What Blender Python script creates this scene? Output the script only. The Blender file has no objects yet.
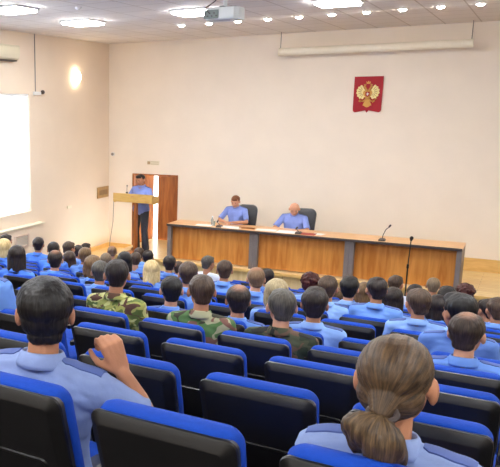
import bpy, bmesh, math, random
from mathutils import Vector, Matrix, noise
random.seed(7)
PI = math.pi
SC = bpy.context.scene
C = SC.collection
V3 = Vector
ZO = 3.91            # height of the camera above the front hall floor

# ------------------------------------------------------------------ camera
F = 727.47; PX, PY = 72.63, 264.57
YAW, PITCH, ROLL = -.57026, -.213317, -.0076216
def cam_axes():
    cy, sy, cp, sp = math.cos(YAW), math.sin(YAW), math.cos(PITCH), math.sin(PITCH)
    f = V3((sy*cp, cy*cp, sp)); r = V3((cy, -sy, 0)); u = r.cross(f)
    cr, sr = math.cos(ROLL), math.sin(ROLL)
    return cr*r + sr*u, -sr*r + cr*u, f
RX, RU, RF = cam_axes()
CAM = V3((0, 0, ZO))
def ray(x, y): return RX*((x-PX)/F) - RU*((y-PY)/F) + RF
def at_y(x, y, Y):                    # the point seen at x, y lying in the plane Y
    r = ray(x, y); return CAM + r*(Y/r.y)
def to_px(p):
    d = V3(p)-CAM; z = d.dot(RF)
    return PX+F*d.dot(RX)/z, PY-F*d.dot(RU)/z, z
cam = bpy.data.cameras.new('camera'); co = bpy.data.objects.new('camera', cam); C.objects.link(co)
M3 = Matrix((RX, RU, -RF)).transposed()
co.matrix_world = Matrix.Translation(CAM) @ M3.to_4x4()
cam.sensor_fit = 'HORIZONTAL'; cam.sensor_width = 36; cam.lens = F*36/500
cam.shift_x = (250-PX)/500; cam.shift_y = (PY-233.5)/500
cam.clip_start = .02
SC.camera = co

# ------------------------------------------------------------------ materials
def srgb(r, g, b):
    f = lambda c: c/12.92 if c <= .04045 else ((c+.055)/1.055)**2.4
    return (f(r/255), f(g/255), f(b/255), 1)
MATS = {}
def mat(name, col, rough=.6, metal=0, noise_amt=0, noise_scale=8, bump=0, bump_scale=40, emit=0, spec=.5, stretch=None, sheen=0, coat=0):
    m = bpy.data.materials.new(name); m.use_nodes = True; MATS[name] = m
    nt = m.node_tree; N = nt.nodes; L = nt.links
    b = N['Principled BSDF']
    b.inputs['Base Color'].default_value = col
    b.inputs['Roughness'].default_value = rough; b.inputs['Metallic'].default_value = metal
    b.inputs['Specular IOR Level'].default_value = spec
    if sheen: b.inputs['Sheen Weight'].default_value = sheen
    if coat: b.inputs['Coat Weight'].default_value = coat; b.inputs['Coat Roughness'].default_value = .15
    if emit:
        b.inputs['Emission Color'].default_value = col; b.inputs['Emission Strength'].default_value = emit
    tc = N.new('ShaderNodeTexCoord'); mp = N.new('ShaderNodeMapping'); L.new(tc.outputs['Object'], mp.inputs[0])
    if stretch: mp.inputs['Scale'].default_value = stretch
    if noise_amt:
        n = N.new('ShaderNodeTexNoise'); n.inputs['Scale'].default_value = noise_scale; n.inputs['Detail'].default_value = 5
        L.new(mp.outputs[0], n.inputs['Vector'])
        mx = N.new('ShaderNodeMix'); mx.data_type = 'RGBA'
        d = 1-noise_amt; u = 1+noise_amt
        mx.inputs['A'].default_value = (col[0]*d, col[1]*d, col[2]*d, 1)
        mx.inputs['B'].default_value = (min(1, col[0]*u), min(1, col[1]*u), min(1, col[2]*u), 1)
        mr = N.new('ShaderNodeMapRange'); mr.inputs['From Min'].default_value = .3; mr.inputs['From Max'].default_value = .7
        L.new(n.outputs[0], mr.inputs['Value']); L.new(mr.outputs[0], mx.inputs['Factor']); L.new(mx.outputs['Result'], b.inputs['Base Color'])
    if bump:
        n = N.new('ShaderNodeTexNoise'); n.inputs['Scale'].default_value = bump_scale; n.inputs['Detail'].default_value = 4
        L.new(mp.outputs[0], n.inputs['Vector'])
        bp = N.new('ShaderNodeBump'); bp.inputs['Strength'].default_value = bump; bp.inputs['Distance'].default_value = .01
        L.new(n.outputs[0], bp.inputs['Height']); L.new(bp.outputs[0], b.inputs['Normal'])
    return m

def wood(name, c1, c2, scale=(1, 1, 1), rough=.35, grain=4, planks=None):
    m = bpy.data.materials.new(name); m.use_nodes = True; MATS[name] = m
    nt = m.node_tree; N = nt.nodes; L = nt.links; b = N['Principled BSDF']; b.inputs['Roughness'].default_value = rough
    tc = N.new('ShaderNodeTexCoord'); mp = N.new('ShaderNodeMapping'); mp.inputs['Scale'].default_value = scale
    L.new(tc.outputs['Object'], mp.inputs[0])
    n = N.new('ShaderNodeTexNoise'); n.inputs['Scale'].default_value = grain; n.inputs['Detail'].default_value = 6; n.inputs['Distortion'].default_value = .6
    L.new(mp.outputs[0], n.inputs['Vector'])
    cr = N.new('ShaderNodeValToRGB'); cr.color_ramp.elements[0].position = .32; cr.color_ramp.elements[1].position = .68
    cr.color_ramp.elements[0].color = c1; cr.color_ramp.elements[1].color = c2
    L.new(n.outputs[0], cr.inputs[0]); out = cr.outputs[0]
    if planks:
        br = N.new('ShaderNodeTexBrick'); mp2 = N.new('ShaderNodeMapping'); L.new(tc.outputs['Object'], mp2.inputs[0]); mp2.inputs['Rotation'].default_value = planks[2]
        L.new(mp2.outputs[0], br.inputs['Vector'])
        br.inputs['Scale'].default_value = 1; br.inputs['Brick Width'].default_value = planks[0]; br.inputs['Row Height'].default_value = planks[1]
        br.inputs['Mortar Size'].default_value = .004; br.inputs['Color1'].default_value = (1, 1, 1, 1); br.inputs['Color2'].default_value = (.94, .93, .92, 1)
        br.inputs['Mortar'].default_value = (.6, .52, .44, 1)
        mx = N.new('ShaderNodeMix'); mx.data_type = 'RGBA'; mx.blend_type = 'MULTIPLY'; mx.inputs['Factor'].default_value = 1
        L.new(out, mx.inputs['A']); L.new(br.outputs[0], mx.inputs['B']); out = mx.outputs['Result']
    L.new(out, b.inputs['Base Color'])
    return m

def camo(name, cols, scale=9):
    m = bpy.data.materials.new(name); m.use_nodes = True; MATS[name] = m
    nt = m.node_tree; N = nt.nodes; L = nt.links; b = N['Principled BSDF']; b.inputs['Roughness'].default_value = .85
    tc = N.new('ShaderNodeTexCoord'); prev = None
    for i, (c, th) in enumerate(cols):
        if i == 0:
            rgb = N.new('ShaderNodeRGB'); rgb.outputs[0].default_value = c; prev = rgb.outputs[0]; continue
        mp = N.new('ShaderNodeMapping'); mp.inputs['Location'].default_value = (i*7.3, i*3.1, i*5.7); mp.inputs['Scale'].default_value = (1, 1, 1.5)
        mp.inputs['Rotation'].default_value = (0, .5*i, 0)
        L.new(tc.outputs['Object'], mp.inputs[0])
        n = N.new('ShaderNodeTexNoise'); n.inputs['Scale'].default_value = scale; n.inputs['Detail'].default_value = 1.5; n.inputs['Distortion'].default_value = .8
        L.new(mp.outputs[0], n.inputs['Vector'])
        gt = N.new('ShaderNodeMath'); gt.operation = 'GREATER_THAN'; gt.inputs[1].default_value = th; L.new(n.outputs[0], gt.inputs[0])
        mx = N.new('ShaderNodeMix'); mx.data_type = 'RGBA'; L.new(gt.outputs[0], mx.inputs['Factor'])
        L.new(prev, mx.inputs['A']); mx.inputs['B'].default_value = c; prev = mx.outputs['Result']
    L.new(prev, b.inputs['Base Color'])
    return m

def hair_mat(name, col, hi, crown=None, pole=(0, -.05, .13), axis=(0, 0, 1)):
    """strands run outwards from a pole on the head (the crown, or the knot of gathered hair)"""
    m = bpy.data.materials.new(name); m.use_nodes = True; MATS[name] = m
    nt = m.node_tree; N = nt.nodes; L = nt.links; b = N['Principled BSDF']; b.inputs['Roughness'].default_value = .48
    b.inputs['Specular IOR Level'].default_value = .4
    tc = N.new('ShaderNodeTexCoord')
    sub = N.new('ShaderNodeVectorMath'); sub.operation = 'SUBTRACT'; sub.inputs[1].default_value = pole; L.new(tc.outputs['Object'], sub.inputs[0])
    ax = V3(axis).normalized(); p1 = V3((1, 0, 0)); p2 = ax.cross(p1).normalized()
    dots = []
    for v in (p1, p2):
        d = N.new('ShaderNodeVectorMath'); d.operation = 'DOT_PRODUCT'; d.inputs[1].default_value = v; L.new(sub.outputs[0], d.inputs[0]); dots.append(d)
    nv = N.new('ShaderNodeCombineXYZ'); L.new(dots[0].outputs['Value'], nv.inputs[0]); L.new(dots[1].outputs['Value'], nv.inputs[1])
    nm = N.new('ShaderNodeVectorMath'); nm.operation = 'NORMALIZE'; L.new(nv.outputs[0], nm.inputs[0])
    ln = N.new('ShaderNodeVectorMath'); ln.operation = 'LENGTH'; L.new(sub.outputs[0], ln.inputs[0])
    sep = N.new('ShaderNodeSeparateXYZ'); L.new(nm.outputs[0], sep.inputs[0])
    l2 = N.new('ShaderNodeMath'); l2.operation = 'MULTIPLY'; l2.inputs[1].default_value = 1.6; L.new(ln.outputs['Value'], l2.inputs[0])
    cv = N.new('ShaderNodeCombineXYZ'); L.new(sep.outputs[0], cv.inputs[0]); L.new(sep.outputs[1], cv.inputs[1]); L.new(l2.outputs[0], cv.inputs[2])
    n = N.new('ShaderNodeTexNoise'); n.inputs['Scale'].default_value = 11; n.inputs['Detail'].default_value = 4; n.inputs['Roughness'].default_value = .65
    L.new(cv.outputs[0], n.inputs['Vector'])
    cr = N.new('ShaderNodeValToRGB'); cr.color_ramp.elements[0].position = .35; cr.color_ramp.elements[1].position = .7
    cr.color_ramp.elements[0].color = col; cr.color_ramp.elements[1].color = hi
    L.new(n.outputs[0], cr.inputs[0]); out = cr.outputs[0]
    if crown:                                                    # scalp seen through thin hair on the crown
        vm = N.new('ShaderNodeVectorMath'); vm.operation = 'DISTANCE'; vm.inputs[1].default_value = crown[:3]; L.new(tc.outputs['Object'], vm.inputs[0])
        ad = N.new('ShaderNodeMath'); ad.operation = 'MULTIPLY_ADD'; ad.inputs[1].default_value = .035; L.new(n.outputs[0], ad.inputs[0]); L.new(vm.outputs['Value'], ad.inputs[2])
        mr = N.new('ShaderNodeMapRange'); mr.inputs['From Min'].default_value = crown[3]-.015; mr.inputs['From Max'].default_value = crown[3]+.03
        mr.inputs['To Min'].default_value = .8; mr.inputs['To Max'].default_value = 0; L.new(ad.outputs[0], mr.inputs['Value'])
        mx = N.new('ShaderNodeMix'); mx.data_type = 'RGBA'; L.new(mr.outputs[0], mx.inputs['Factor']); L.new(out, mx.inputs['A']); mx.inputs['B'].default_value = srgb(160, 112, 82)
        out = mx.outputs['Result']
    L.new(out, b.inputs['Base Color'])
    bp = N.new('ShaderNodeBump'); bp.inputs['Strength'].default_value = .45; bp.inputs['Distance'].default_value = .004
    L.new(n.outputs[0], bp.inputs['Height']); L.new(bp.outputs[0], b.inputs['Normal'])
    return m

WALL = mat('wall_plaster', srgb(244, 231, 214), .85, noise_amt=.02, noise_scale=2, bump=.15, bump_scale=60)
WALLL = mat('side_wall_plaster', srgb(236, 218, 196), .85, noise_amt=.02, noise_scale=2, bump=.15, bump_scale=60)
SILLM = mat('cream_paint', srgb(238, 228, 204), .6, noise_amt=.02)
TRIMW = wood('light_wood_trim', srgb(222, 178, 104), srgb(238, 198, 128), (1, 1, 6), .4)
STAGE = wood('stage_boards', srgb(240, 200, 128), srgb(254, 226, 168), (.7, 6, 6), .3, 3, (1.4, .12, (0, 0, 0)))
FASC = wood('stage_front_boards', srgb(224, 192, 134), srgb(240, 214, 162), (5, 5, .5), .5, 3, (1.6, .35, (PI/2, 0, 0)))
DESKW = wood('desk_veneer', srgb(186, 114, 44), srgb(216, 150, 74), (4, 4, .45), .38, 3)
TOPW = wood('desk_top_veneer', srgb(222, 166, 104), srgb(238, 190, 132), (.6, 5, 5), .3, 3)
DOORW = wood('door_wood', srgb(142, 76, 28), srgb(186, 112, 48), (5, 5, .6), .4, 3)
LECTW = wood('lectern_wood', srgb(196, 152, 70), srgb(214, 172, 92), (.8, 5, 5), .4, 4)
GREYP = mat('grey_laminate', srgb(128, 118, 116), .5, noise_amt=.05)
DARKE = mat('dark_edge', srgb(72, 62, 60), .5, noise_amt=.05)
FLOORM = mat('dark_hall_floor', srgb(36, 31, 29), .9, noise_amt=.15, noise_scale=5, spec=.1)
BLUE = mat('royal_blue_cloth', srgb(4, 64, 170), .8, noise_amt=.08, noise_scale=60, bump=.25, bump_scale=300, spec=.3)
BLACKP = mat('black_plastic', srgb(24, 23, 24), .33, noise_amt=.12, noise_scale=30, bump=.12, bump_scale=500, spec=.55)
BLACKM = mat('black_steel', srgb(24, 24, 26), .45, metal=.3, noise_amt=.1)
LEATHER = mat('dark_leather', srgb(52, 52, 56), .38, noise_amt=.12, noise_scale=30, bump=.25, bump_scale=90)
SKIN = mat('skin', srgb(184, 126, 92), .55, noise_amt=.06, noise_scale=25, bump=.1, bump_scale=200)
SKINL = mat('fair_skin', srgb(208, 152, 120), .55, noise_amt=.05, noise_scale=25)
LIPM = mat('lip', srgb(170, 98, 88), .5, noise_amt=.05)
EYEM = mat('eye_dark', srgb(40, 28, 24), .3, noise_amt=.1)
def shirt_m(n, c, b=.35): return mat(n, c, .8, noise_amt=.05, noise_scale=14, bump=b, bump_scale=16, spec=.25)
SH = {'blue': shirt_m('light_blue_cotton', srgb(114, 156, 228)), 'pale': shirt_m('pale_blue_cotton', srgb(142, 178, 234)),
      'mid': shirt_m('mid_blue_cotton', srgb(104, 140, 208)), 'bright': shirt_m('bright_blue_cotton', srgb(92, 144, 236)),
      'grey': shirt_m('grey_blue_cotton', srgb(140, 158, 202), .5), 'white': shirt_m('white_cotton', srgb(232, 236, 246)),
      'lilac': shirt_m('lilac_blue_cotton', srgb(132, 150, 214), .4),
      'camoY': camo('yellow_green_camouflage', [(srgb(158, 160, 84), 0), (srgb(96, 112, 52), .5), (srgb(196, 196, 128), .56), (srgb(92, 62, 48), .58)], 11),
      'camoW': camo('woodland_camouflage', [(srgb(172, 170, 134), 0), (srgb(86, 122, 70), .5), (srgb(132, 92, 78), .54), (srgb(62, 60, 44), .6)], 8),
      'camoD': camo('dark_green_camouflage', [(srgb(74, 78, 56), 0), (srgb(48, 58, 40), .5), (srgb(104, 80, 62), .56), (srgb(34, 36, 30), .6)], 9)}
NAVY = mat('navy_cloth', srgb(38, 46, 74), .8, noise_amt=.08, bump=.2, bump_scale=30)
EPM = mat('epaulette_cloth', srgb(78, 98, 160), .7, noise_amt=.08)
HC = {'black': hair_mat('black_hair', srgb(10, 8, 8), srgb(34, 27, 24)), 'dark': hair_mat('dark_brown_hair', srgb(20, 14, 12), srgb(58, 44, 36)),
      'brown': hair_mat('brown_hair', srgb(48, 34, 24), srgb(96, 73, 54)), 'light': hair_mat('light_brown_hair', srgb(84, 60, 36), srgb(142, 110, 72)),
      'blond': hair_mat('blond_hair', srgb(188, 156, 96), srgb(240, 218, 164)), 'red': hair_mat('auburn_hair', srgb(44, 16, 14), srgb(98, 42, 32)),
      'grey': hair_mat('grey_hair', srgb(52, 48, 42), srgb(104, 97, 86)), 'sand': hair_mat('sandy_grey_hair', srgb(98, 80, 58), srgb(152, 130, 102)),
      'bun': hair_mat('ash_brown_hair', srgb(44, 31, 21), srgb(112, 86, 58), None, (0, -.125, -.038), (0, .85, .5)),
      'thin': hair_mat('thinning_dark_hair', srgb(22, 15, 12), srgb(60, 46, 38), (0, -.06, .135, .058)),
      'sandthin': hair_mat('thin_sandy_hair', srgb(96, 70, 46), srgb(140, 110, 80), (0, -.01, .135, .085)),
      'thing': hair_mat('thinning_brown_hair', srgb(34, 24, 18), srgb(78, 60, 46), (0, -.05, .135, .05)),
      'ashb': hair_mat('ash_blond_hair', srgb(136, 118, 84), srgb(190, 172, 132)),
      'ginger': hair_mat('reddish_brown_hair', srgb(92, 52, 28), srgb(146, 92, 56))}

# ------------------------------------------------------------------ mesh helpers
def BM(): return bmesh.new()
def box(bm, x0, x1, y0, y1, z0, z1, mtx=None):
    vs = [bm.verts.new((x, y, z)) for x in (x0, x1) for y in (y0, y1) for z in (z0, z1)]
    if mtx is not None:
        for v in vs: v.co = mtx @ v.co
    for f in ((0, 1, 3, 2), (4, 6, 7, 5), (0, 4, 5, 1), (2, 3, 7, 6), (0, 2, 6, 4), (1, 5, 7, 3)): bm.faces.new([vs[i] for i in f])
    return vs
def cyl(bm, p0, p1, r0, r1=None, n=16):
    r1 = r0 if r1 is None else r1
    p0, p1 = V3(p0), V3(p1); d = (p1-p0).normalized(); a = d.orthogonal().normalized(); b = d.cross(a)
    A = [bm.verts.new(p0+(a*math.cos(t)+b*math.sin(t))*r0) for t in [2*PI*i/n for i in range(n)]]
    B = [bm.verts.new(p1+(a*math.cos(t)+b*math.sin(t))*r1) for t in [2*PI*i/n for i in range(n)]]
    for i in range(n): bm.faces.new((A[i], A[(i+1) % n], B[(i+1) % n], B[i]))
    bm.faces.new(A[::-1]); bm.faces.new(B)
def tube(bm, pts, r, n=8):
    pts = [V3(p) for p in pts]; rr = r if isinstance(r, (list, tuple)) else [r]*len(pts)
    rings = []; a = None
    for i, p in enumerate(pts):
        d = (pts[min(i+1, len(pts)-1)]-pts[max(i-1, 0)]).normalized()
        a = d.orthogonal().normalized() if a is None else (a-d*a.dot(d)).normalized()
        b = d.cross(a)
        rings.append([bm.verts.new(p+(a*math.cos(2*PI*k/n)+b*math.sin(2*PI*k/n))*rr[i]) for k in range(n)])
    for i in range(len(rings)-1):
        for k in range(n): bm.faces.new((rings[i][k], rings[i][(k+1) % n], rings[i+1][(k+1) % n], rings[i+1][k]))
    bm.faces.new(rings[0][::-1]); bm.faces.new(rings[-1])
def ell(bm, c, r, rot=None, seg=20):
    m = Matrix.Translation(V3(c))
    if rot is not None: m = m @ rot
    m = m @ Matrix.Diagonal((r[0], r[1], r[2], 1))
    bmesh.ops.create_uvsphere(bm, u_segments=seg, v_segments=max(8, seg//2+2), radius=1, matrix=m)
def cap(bm, p0, r0, p1, r1, sc=(1, 1, 1)):
    """tapered capsule: hull of two spheres; sc flattens each sphere"""
    t = BM()
    for p, r in ((p0, r0), (p1, r1)):
        bmesh.ops.create_icosphere(t, subdivisions=2, radius=1, matrix=Matrix.Translation(V3(p)) @ Matrix.Diagonal((r*sc[0], r*sc[1], r*sc[2], 1)))
    h = bmesh.ops.convex_hull(t, input=t.verts)
    mp = {}
    faces = [f for f in t.faces if f in set(h['geom'])] or list(t.faces)
    good = set(g for g in h['geom'] if isinstance(g, bmesh.types.BMFace))
    for f in good:
        vs = []
        for v in f.verts:
            if v not in mp: mp[v] = bm.verts.new(v.co)
            vs.append(mp[v])
        try: bm.faces.new(vs)
        except ValueError: pass
    t.free()
def cone_sleeve(bm, p0, r0, p1, r1, n=20):
    cyl(bm, p0, p1, r0, r1, n)
def loft(bm, loops, close=True):
    R = [[bm.verts.new(p) for p in l] for l in loops]; n = len(R[0])
    for i in range(len(R)-1):
        for k in range(n): bm.faces.new((R[i][k], R[i][(k+1) % n], R[i+1][(k+1) % n], R[i+1][k]))
    if close: bm.faces.new(R[0][::-1]); bm.faces.new(R[-1])
def rrect(w, h, r, n=5, taper=1.0):
    """rounded rectangle centred in x, 0..h in z; taper = bottom width / top width"""
    pts = []
    for cx, cz, a0 in ((w/2-r, h-r, 0), (-w/2+r, h-r, PI/2), (-w/2+r, r, PI), (w/2-r, r, 1.5*PI)):
        for i in range(n+1):
            a = a0+PI/2*i/n; pts.append((cx+r*math.cos(a), cz+r*math.sin(a)))
    return [(x*(taper+(1-taper)*z/h), z) for x, z in pts]
def new_mesh(name, bm, smooth=True, angle=None):
    bmesh.ops.recalc_face_normals(bm, faces=bm.faces)
    me = bpy.data.meshes.new(name); bm.to_mesh(me); bm.free()
    if smooth:
        for p in me.polygons: p.use_smooth = True
        if angle is not None: me.set_sharp_from_angle(angle=math.radians(angle))
    return me
def obj(name, bm, m, parent=None, smooth=True, angle=35, bevel=0):
    me = bm if isinstance(bm, bpy.types.Mesh) else new_mesh(name, bm, smooth, angle)
    if not me.materials: me.materials.append(m)
    o = bpy.data.objects.new(name, me); C.objects.link(o)
    if parent: o.parent = parent
    if bevel:
        b = o.modifiers.new('bevel', 'BEVEL'); b.width = bevel; b.segments = 2; b.limit_method = 'ANGLE'
    o.material_slots[0].link = 'OBJECT'; o.material_slots[0].material = m
    return o
def tag(o, label, cat, group=None, kind=None):
    if label: o['label'] = label
    if cat: o['category'] = cat
    if group: o['group'] = group
    if kind: o['kind'] = kind
    return o
def empty(name, loc, rz=0):
    o = bpy.data.objects.new(name, None); C.objects.link(o); o.location = loc; o.rotation_euler = (0, 0, rz); o.empty_display_size = .05
    return o
def struct(name, bm, m, parent=None, bevel=0, smooth=False):
    o = obj(name, bm, m, parent, smooth=smooth, bevel=bevel); 
    if not parent: o['kind'] = 'structure'
    return o
def voxel(bm, size, smooth=3, fac=.5, disp=None, name='tmp'):
    bmesh.ops.recalc_face_normals(bm, faces=bm.faces)
    me = bpy.data.meshes.new(name); bm.to_mesh(me); bm.free()
    o = bpy.data.objects.new('tmp', me); C.objects.link(o)
    r = o.modifiers.new('r', 'REMESH'); r.mode = 'VOXEL'; r.voxel_size = size; r.use_smooth_shade = True
    if smooth:
        s = o.modifiers.new('s', 'SMOOTH'); s.factor = fac; s.iterations = smooth
    dg = bpy.context.evaluated_depsgraph_get()
    out = bpy.data.meshes.new_from_object(o.evaluated_get(dg))
    bpy.data.objects.remove(o); bpy.data.meshes.remove(me)
    if disp:
        nv = [v.normal.copy() for v in out.vertices]
        for v, n in zip(out.vertices, nv): v.co += n*disp(v.co, n)
    for p in out.polygons: p.use_smooth = True
    out.name = name
    return out
def dup(o, parent=None):
    c = o.copy(); C.objects.link(c); c.parent = parent
    for ch in list(o.children): dup(ch, c)
    return c

# ------------------------------------------------------------------ the room
S = ZO-3.187                 # stage floor
YW = 15.9                    # back wall
XL = -9.1                    # left wall
ZC = ZO+1.478                # ceiling
XR = 5.0; YB = -3.5
def zq(z): return ZO+z
ROWY = [1.76, 2.595, 3.43, 4.265, 5.1, 6.2, 7.0, 7.8, 8.6, 9.4, 10.2, 11.0, 11.8]
ROWT = [-.86, -1.042, -1.224, -1.406, -1.588, -1.79, -1.95, -2.12, -2.29, -2.45, -2.62, -2.78, -2.95]
KS = .92; SEATZ = .95
ROWY = [y*KS for y in ROWY]; ROWT = [t*KS for t in ROWT]

bm = BM(); box(bm, XL, XR, YW, YW+.25, -.1, ZC)     # split round the door opening
bm.free()
DX0, DX1, DTOP = -8.42, -7.21, zq(-1.6)
LOWZ = zq(-3.48)
bm = BM()
box(bm, XL-.3, DX0, YW, YW+.25, -.1, ZC); box(bm, DX1, XR, YW, YW+.25, -.1, ZC); box(bm, DX0, DX1, YW, YW+.25, DTOP, ZC); box(bm, DX0, DX1, YW, YW+.25, -.1, LOWZ)
struct('wall_back', bm, WALL)
WIN = [(10.2, 12.56), (6.6, 9.2), (3.0, 5.6)]  # first one is in view; the others are unseen, added for more daylight
WZ0, WZ1 = zq(-2.17), zq(.27)
bm = BM()
box(bm, XL-.3, XL, YB, YW, -.1, WZ0); box(bm, XL-.3, XL, YB, YW, WZ1, ZC)
ys = [YB]+[v for a, b in reversed(WIN) for v in (a, b)]+[YW]
for i in range(0, len(ys), 2): box(bm, XL-.3, XL, ys[i], ys[i+1], WZ0, WZ1)
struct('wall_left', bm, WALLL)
bm = BM(); box(bm, XR, XR+.2, YB, YW, -.1, ZC+.1); struct('wall_right', bm, WALL)
bm = BM(); box(bm, XL-.3, XR+.2, YB-.2, YB, -.1, ZC+.1); struct('wall_rear', bm, WALL)

# ceiling of square acoustic tiles
m = bpy.data.materials.new('ceiling_tiles'); m.use_nodes = True; nt = m.node_tree; b = nt.nodes['Principled BSDF']; b.inputs['Roughness'].default_value = .8
tc = nt.nodes.new('ShaderNodeTexCoord'); br = nt.nodes.new('ShaderNodeTexBrick'); br.offset = 0
br.inputs['Scale'].default_value = 1; br.inputs['Brick Width'].default_value = .6; br.inputs['Row Height'].default_value = .6; br.inputs['Mortar Size'].default_value = .012
br.inputs['Color1'].default_value = srgb(232, 224, 218); br.inputs['Color2'].default_value = srgb(224, 216, 210); br.inputs['Mortar'].default_value = srgb(196, 184, 174)
nt.links.new(tc.outputs['Object'], br.inputs['Vector']); nt.links.new(br.outputs[0], b.inputs['Base Color'])
bm = BM(); box(bm, XL-.3, XR+.2, YB-.2, YW+.3, ZC, ZC+.15); struct('ceiling', bm, m)

# raked hall floor, one tread per row
bm = BM()
hf = [0]+[]
tread = []
prev = YW
for r in range(len(ROWY)-1, -1, -1):
    z = zq(ROWT[r])-.95*SEATZ
    y0 = ROWY[r]-.20 if r else YB
    tread.append((y0, prev, z)); prev = y0
tread[0] = (ROWY[-1]-.2, 13.76, zq(ROWT[-1])-.95*SEATZ)
for y0, y1, z in tread: box(bm, XL-.1, XR, y0, y1, -.3, max(z, -.28))
struct('floor', bm, FLOORM)
FZ = [zq(t)-.95*SEATZ for t in ROWT]

# stage
bm = BM(); box(bm, -7.9, XR, 13.76, YW, S-.05, S); struct('trim_1', bm, STAGE)['label'] = 'stage floor of light wood boards'
bm = BM(); box(bm, -7.9, XR, 13.80, 13.9, -.1, S-.05); struct('trim_2', bm, FASC)['label'] = 'front face of the stage in pale boards'
bm = BM(); box(bm, -7.9, XR, 13.73, 13.78, S-.045, S+.006); struct('trim_3', bm, TRIMW)['label'] = 'rounded wood nosing along the stage edge'
bm = BM(); box(bm, XL, -7.9, 13.3, YW+.9, -.1, LOWZ); box(bm, -7.9, DX1+.3, YW+.02, YW+2.6, -.1, LOWZ)
struct('trim_4', bm, STAGE)['label'] = 'lower landing of light wood by the door'
bm = BM(); box(bm, DX1, XR, YW-.03, YW, S, S+.25); struct('baseboard_back', bm, TRIMW)
bm = BM(); box(bm, XL, DX0-.02, YW-.03, YW, LOWZ, LOWZ+.1); struct('baseboard_back_left', bm, TRIMW)
bm = BM(); box(bm, XL, XL+.03, 13.3, YW-.03, LOWZ, LOWZ+.1); struct('baseboard_left', bm, TRIMW)

# doorway
d = empty('door_1', (DX0, YW, LOWZ)); d['kind'] = 'structure'
bm = BM(); h = DTOP-LOWZ; w = DX1-DX0
box(bm, 0, .05, -.03, .27, 0, h); box(bm, w-.04, w, -.03, .27, 0, h); box(bm, .05, w-.04, -.03, .27, h-.04, h)
obj('door_frame', bm, DOORW, d, smooth=False, bevel=.006)
def leaf(parent, loc, rz, w, h):
    e = empty('door_leaf', loc, rz); e.parent = parent
    bm = BM(); box(bm, 0, w, 0, .04, 0, h); lf = obj('door_panel_board', bm, DOORW, e, smooth=False, bevel=.004)
    for z0, z1 in ((.12, h*.42), (h*.47, h-.12)):
        bm = BM(); box(bm, .09, w-.09, -.012, 0, z0, z1); box(bm, .13, w-.13, -.02, -.01, z0+.04, z1-.04); obj('raised_panel', bm, DOORW, e, smooth=False, bevel=.008)
    return e
leaf(d, (w-.04, .12, .01), PI+.10, .50, h-.06)
leaf(d, (.06, .10, .01), math.radians(58), .5, h-.06)
# passage behind the door, with its own daylight
bm = BM(); box(bm, -9.6, -9.5, YW+.25, YW+2.7, -.1, ZC); box(bm, DX1+.6, DX1+.7, YW+.25, YW+2.7, -.1, ZC); box(bm, -9.6, DX1+.7, YW+.25, YW+2.7, ZC-1.5, ZC-1.4)
struct('wall_passage', bm, mat('passage_paint', srgb(244, 244, 244), .7, noise_amt=.02))
bm = BM(); box(bm, -9.5, DX1+.6, YW+2.6, YW+2.65, -.1, ZC-1.4)
SKYP = mat('daylight_glass', (.93, .97, 1, 1), .4, noise_amt=.02, emit=1.1)
struct('window_2', bm, SKYP)
pc = obj('curtain', BM(), mat('teal_curtain', srgb(110, 160, 158), .8, noise_amt=.1), None) if False else None
bm = BM()
loft(bm, [[(-8.5+.5*i/24, YW+1.9+.03*math.sin(i*1.5)+o, z) for i in range(25)] + [(-8.5+.5*i/24, YW+1.93+.03*math.sin(i*1.5)+o, z) for i in range(24, -1, -1)] for z, o in ((LOWZ+.3, 0), (LOWZ+1.2, 0))])
tag(obj('curtain', bm, mat('teal_cloth', srgb(96, 148, 150), .8, noise_amt=.1)), 'short teal curtain seen through the open door', 'curtain')

# window in view and the two added unseen ones, all with vertical blinds
BLIND = bpy.data.materials.new('blind_cloth'); BLIND.use_nodes = True; nt = BLIND.node_tree; nt.nodes.clear()
o_ = nt.nodes.new('ShaderNodeOutputMaterial'); mx = nt.nodes.new('ShaderNodeMixShader'); df = nt.nodes.new('ShaderNodeBsdfDiffuse'); tl = nt.nodes.new('ShaderNodeBsdfTranslucent')
df.inputs[0].default_value = (.85, .87, .9, 1); tl.inputs[0].default_value = (.9, .93, .97, 1); mx.inputs[0].default_value = .6
nt.links.new(df.outputs[0], mx.inputs[1]); nt.links.new(tl.outputs[0], mx.inputs[2]); nt.links.new(mx.outputs[0], o_.inputs[0])
FRM = mat('white_window_frame', srgb(240, 240, 238), .4, noise_amt=.02)
GL = bpy.data.materials.new('window_glass'); GL.use_nodes = True; g = GL.node_tree.nodes['Principled BSDF']; g.inputs['Transmission Weight'].default_value = 1; g.inputs['Roughness'].default_value = 0; g.inputs['IOR'].default_value = 1.01
for k, (a, b_) in enumerate(WIN):
    e = empty('window_%d' % (k+3 if k else 1), (XL, (a+b_)/2, WZ0)); e['kind'] = 'structure'
    h = WZ1-WZ0; w = (b_-a)/2
    bm = BM()
    for y in (-w, -w/3, w/3-.0, w-.06): box(bm, -.22, -.16, y, y+.06, 0, h)
    box(bm, -.22, -.16, -w, w, 0, .06); box(bm, -.22, -.16, -w, w, h-.06, h)
    obj('window_frame', bm, FRM, e, smooth=False)
    bm = BM(); box(bm, -.195, -.19, -w+.02, w-.02, .03, h-.03); obj('glass_pane', bm, GL, e, smooth=False)
    bm = BM(); box(bm, -.07, -.02, -w, w, h-.05, h); rail = obj('blind_rail', bm, FRM, e, smooth=False)
    bm = BM(); n = int(2*w/.085)
    for i in range(n):
        y = -w+(i+.5)*2*w/n; mt = Matrix.Translation((-.045, y, 0)) @ Matrix.Rotation(.22, 4, 'Z')
        box(bm, -.0008, .0008, -.047, .047, .03, h-.05, mt)
    obj('vertical_blind', bm, BLIND, e, smooth=False)
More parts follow.
